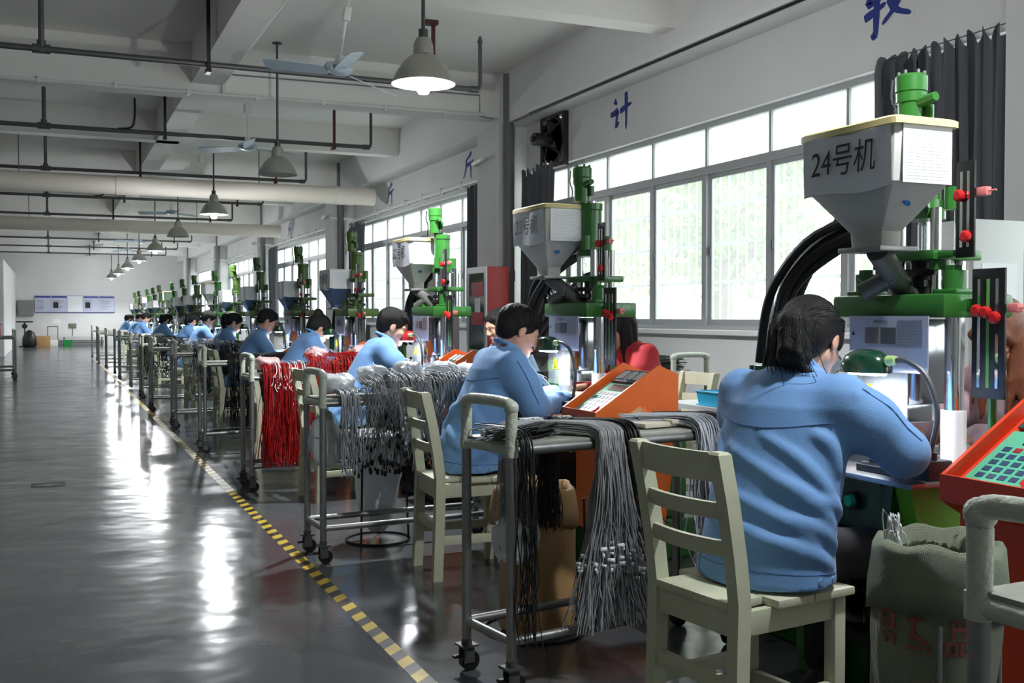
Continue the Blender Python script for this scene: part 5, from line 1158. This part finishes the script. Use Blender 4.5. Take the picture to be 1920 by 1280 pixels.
# things on the tables and trolleys
def tray(loc, rz, label, m, s=(.16, .11, .06)):
    t = thing('tray', label, 'tray', loc, rz); a, b, h = s
    part('body', MB().box((-a, -b, 0), (a, b, .005)).rings([[(-a*k, -b*k, z), (a*k, -b*k, z), (a*k, b*k, z), (-a*k, b*k, z)] for k, z in ((.92, 0), (1, h), (.96, h), (.89, .006))], False), m, t, smooth=False)
    part('lip', MB().tube([(-a, -b, h), (a, -b, h), (a, b, h), (-a, b, h), (-a, -b, h)], .006, 6), m, t); return t
tray((2.49, 5.28, .747), .1, 'bright blue plastic tray on the table of machine 23', M_cyan, (.11, .13, .065))
tray((2.48, 5.30, .775), .5, 'green plastic tray stacked in the bright blue tray', mat('teal_plastic', (20, 140, 120), .4), (.06, .08, .035))
tray((3.12, 4.35, .747), 0, 'blue plastic tray behind the machine numbered 23', M_cyan, (.1, .16, .07))
solo('support_bench', MB().box((2.85, 4.1, .72), (3.15, 4.8, .745)).box((2.87, 4.12, 0), (2.91, 4.16, .72)).box((3.09, 4.12, 0), (3.13, 4.16, .72)).box((2.87, 4.74, 0), (2.91, 4.78, .72)).box((3.09, 4.74, 0), (3.13, 4.78, .72)), M_cab, 'pale narrow bench behind the machine numbered 23', 'bench', (.14, 0, 0), smooth=False)
t = thing('cutters', 'grey handled cutting pliers on the near trolley', 'pliers', onto(T1, (.62, .03, .803)), .5)
part('handle', MB().tube([(-.09, .02, .008), (-.03, .025, .008), (.02, .004, .008)], .007, 6), M_castgrey, t); part('handle', MB().tube([(-.09, -.02, .008), (-.03, -.025, .008), (.02, -.004, .008)], .007, 6), M_castgrey, t)
part('jaw', MB().box((.015, -.012, .002), (.06, .012, .014), .003), M_dsteel, t)
solo('work_glove', MB().box((-.1, -.05, 0), (.08, .05, .018), .008).box((.02, -.06, .01), (.13, .02, .026), .007), mat('beige_cloth', (190, 184, 166), .85, bump=.3, bscale=30), 'crumpled beige glove lying on the near trolley', 'glove', onto(T1, (.70, -.02, .803)), .2)
t = thing('wire_coil', 'loop of pale wires lying on the red-orange control cabinet', 'wire', (2.40, 1.86, .86))
V, F = strands(spline(np.stack([np.stack([(.09+RNG.normal(0, .008, 46))*math.cos(a)+RNG.normal(0, .012, 46), (.11+RNG.normal(0, .008, 46))*math.sin(a), .12*math.cos(a)*.47+.085+RNG.uniform(0, .03, 46)], 1) for a in np.linspace(-2.6, 1.2, 7)], 1), 20), .0018, 4)
o = link('strands', npmesh('strands', V, F, M_clgrey), t); o['kind'] = 'stuff'
t = thing('hose_cabinet', 'red fire hose cabinet with a glazed grey front on the column', 'cabinet', (4.42, 10.98, 0))
part('box', MB().box((0, -.28, .75), (.26, .28, 1.75), .006), mat('fire_red', (172, 40, 38), .45), t)
part('door_frame', MB().box((-.02, -.28, .75), (0, -.23, 1.75)).box((-.02, .23, .75), (0, .28, 1.75)).box((-.02, -.23, 1.68), (0, .23, 1.75)).box((-.02, -.23, .75), (0, .23, .82)), M_alu, t, smooth=False)
part('pane', MB().box((-.012, -.23, .82), (-.008, .23, 1.68)), mat('dark_glass', (46, 48, 46), .1), t, smooth=False)
for z, h in ((1.42, .16), (1.1, .14)): part('red_sign', MB().box((-.0145, -.19, z), (-.012, .16, z+h)), M_red, t, smooth=False)
part('notice', MB().box((-.0145, -.1, 1.24), (-.012, .06, 1.40)), M_paper, t, smooth=False)
part('leg', MB().box((.02, -.26, 0), (.06, .26, .75)).box((.2, -.26, 0), (.24, .26, .75)), M_dsteel, t, smooth=False)
def ecab(loc, s, label):
    t = thing('electrical_cabinet', label, 'cabinet', loc); a, b, h = s
    part('body', MB().box((-a, -b, .06), (a, b, h), .008), M_cab, t); part('plinth', MB().box((-a+.02, -b+.02, 0), (a-.02, b-.02, .06)), M_dsteel, t, smooth=False)
    d = part('door', MB().box((-a-.012, -b+.02, .1), (-a, b-.02, h-.04), .004), M_cab, t); part('handle', MB().box((-a-.03, -b+.06, h*.5), (-a-.012, -b+.08, h*.5+.12), .004), M_black, d)
    v = part('side_label', MB().box((-a+.05, -b-.003, h-.4), (a-.05, -b, h-.2)), M_paper, t, smooth=False)
ecab((4.35, 12.2, 0), (.2, .3, 1.72), 'tall pale electrical cabinet left of the red hose cabinet'); ecab((3.98, 3.66, 0), (.16, .17, 1.64), 'pale cabinet standing in front of the wide dark curtain')
# ------------------------------------------------------------------ far wall
t = thing('notice_board', 'long blue and white notice board on the far wall', 'notice board', (.9, YF-.03, 0))
part('backing', MB().box((-1.48, -.02, 1.33), (1.48, .02, 2.02), .004), mat('board_grey_blue', (176, 180, 206), .5), t)
M_navy = mat('board_blue', (44, 58, 140), .5)
for k in range(5):
    x = -1.46+k*.59
    p = part('poster', MB().box((x, -.026, 1.36), (x+.56, -.02, 1.99)), mat('poster_pale', (196, 200, 222), .5) if k != 2 else M_paper, t, smooth=False)
    if k != 2:
        part('header', MB().box((x, -.03, 1.92), (x+.56, -.026, 1.99)), M_navy, p, smooth=False)
        q = MB()
        for i in range(7): q.box((x+.04, -.029, 1.46+i*.06), (x+.3+.2*((i*k) % 3)/3, -.026, 1.475+i*.06))
        part('lines', q, M_grey, p, smooth=False)
    if k in (1, 3): part('photo', MB().box((x+.06, -.031, 1.52), (x+.25, -.0295, 1.75)), M_ink, p, smooth=False)
part('bottom_strip', MB().box((-1.48, -.03, 1.33), (1.48, -.02, 1.36)), M_navy, t, smooth=False)
wx = lambda u: (u-95)*.916/(2199-.4*u)*YF
solo('wall_box', MB().box((-.3, -.2, 1.2), (.28, 0, 1.82), .02).box((-.26, -.21, 1.24), (.24, -.2, 1.78)).box((.18, -.23, 1.48), (.2, -.21, 1.54)), mat('grey_steel_box', (128, 130, 126), .5), 'grey electrical box on the far wall left of the notice board', 'box', (wx(48), YF, 0))
t = thing('pedestal_fan', 'dark floor fan on a post by the far wall', 'fan', (wx(46), YF-.6, 0)); part('base', MB().lathe([(0, 0), (.2, 0), (.2, .03), (.03, .05), (0, .05)]), M_black, t); part('post', MB().cyl((0,0,.04), (0,0,.95), .025), M_black, t); part('head', MB().box((-.3, -.06, .94), (.3, .06, 1.0), .02).cyl((0, -.1, .8), (0, .1, .8), .1), M_black, t)
solo('black_bag', MB().rings([[(r*math.cos(a), r*.8*math.sin(a), z) for a in [i*math.pi/8 for i in range(16)]] for r, z in ((.2, 0), (.26, .1), (.25, .35), (.18, .55), (.05, .66))]), M_black, 'black rubbish bag on the floor by the far wall', 'bag', (wx(53)+.05, YF-1.5, 0))
t = thing('carton', 'brown cardboard carton by the far wall', 'carton', (wx(80)-.12, YF-.8, 0)); part('body', MB().box((-.38, -.25, 0), (.38, .25, .42), .004), M_kraft, t); part('tape', MB().box((-.38, -.03, .42), (.38, .03, .422)), M_cream, t, smooth=False)
t = thing('white_stand', 'white framed stand by the far wall', 'stand', (wx(106)-.15, YF-.6, 0)); part('frame', MB().box((-.2, -.02, 0), (-.17, .02, .8)).box((.17, -.02, 0), (.2, .02, .8)).box((-.2, -.02, .77), (.2, .02, .8)), M_dsteel, t, smooth=False); part('box', MB().box((-.19, -.15, 0), (.19, .15, .26), .01), M_white, t)
t = thing('green_bin', 'small green bin by the far wall', 'bin', (wx(126), YF-.7, 0)); part('body', MB().rings([[(-a, -a, z), (a, -a, z), (a, a, z), (-a, a, z)] for a, z in ((.13, 0), (.17, .25), (.15, .25), (.12, .02))]), mat('bin_green', (30, 140, 66), .5), t, smooth=False); part('rim', MB().tube([(-.17,-.17,.25),(.17,-.17,.25),(.17,.17,.25),(-.17,.17,.25),(-.17,-.17,.25)], .012, 6), mat('bin_green', (30, 140, 66), .5), t)
t = thing('bench', 'low grey bench along the far wall', 'bench', (wx(150)+.1, YF-.35, 0)); part('seat', MB().box((-.8, -.18, .36), (.8, .18, .4), .005), M_cab, t)
for x in (-.7, .7): part('leg', MB().box((x-.02, -.15, 0), (x+.02, .15, .36)), M_dsteel, t, smooth=False)
part('rail', MB().box((-.7, -.02, .12), (.7, .02, .15)), M_dsteel, t, smooth=False)
solo('wall_notice', MB().box((-.16, -.01, .88), (.16, 0, 1.08)).box((-.13, -.013, .9), (.13, -.01, 1.06)), M_paper, 'small white notice on the far wall under the board', 'notice', (wx(106), YF, 0), smooth=False)
solo('switch_box', MB().box((-.14, -.06, .72), (.14, 0, .9), .01).box((-.1, -.07, .75), (.1, -.06, .87)).cyl((0, -.03, .36), (0, -.03, .72), .012), mat('olive_box', (110, 112, 96), .5), 'small olive switch box on the far wall', 'box', (wx(136), YF, 0))
t = thing('red_bin', 'red plastic bin on the trolley at the far left edge', 'bin', onto(TR_[17], (.45, 0, .80))); part('body', MB().box((-.2, -.13, 0), (.2, .13, .23), .02), M_red, t); part('lid', MB().box((-.21, -.14, .23), (.21, .14, .25), .008), mat('blue_lid', (40, 70, 170), .4), t)
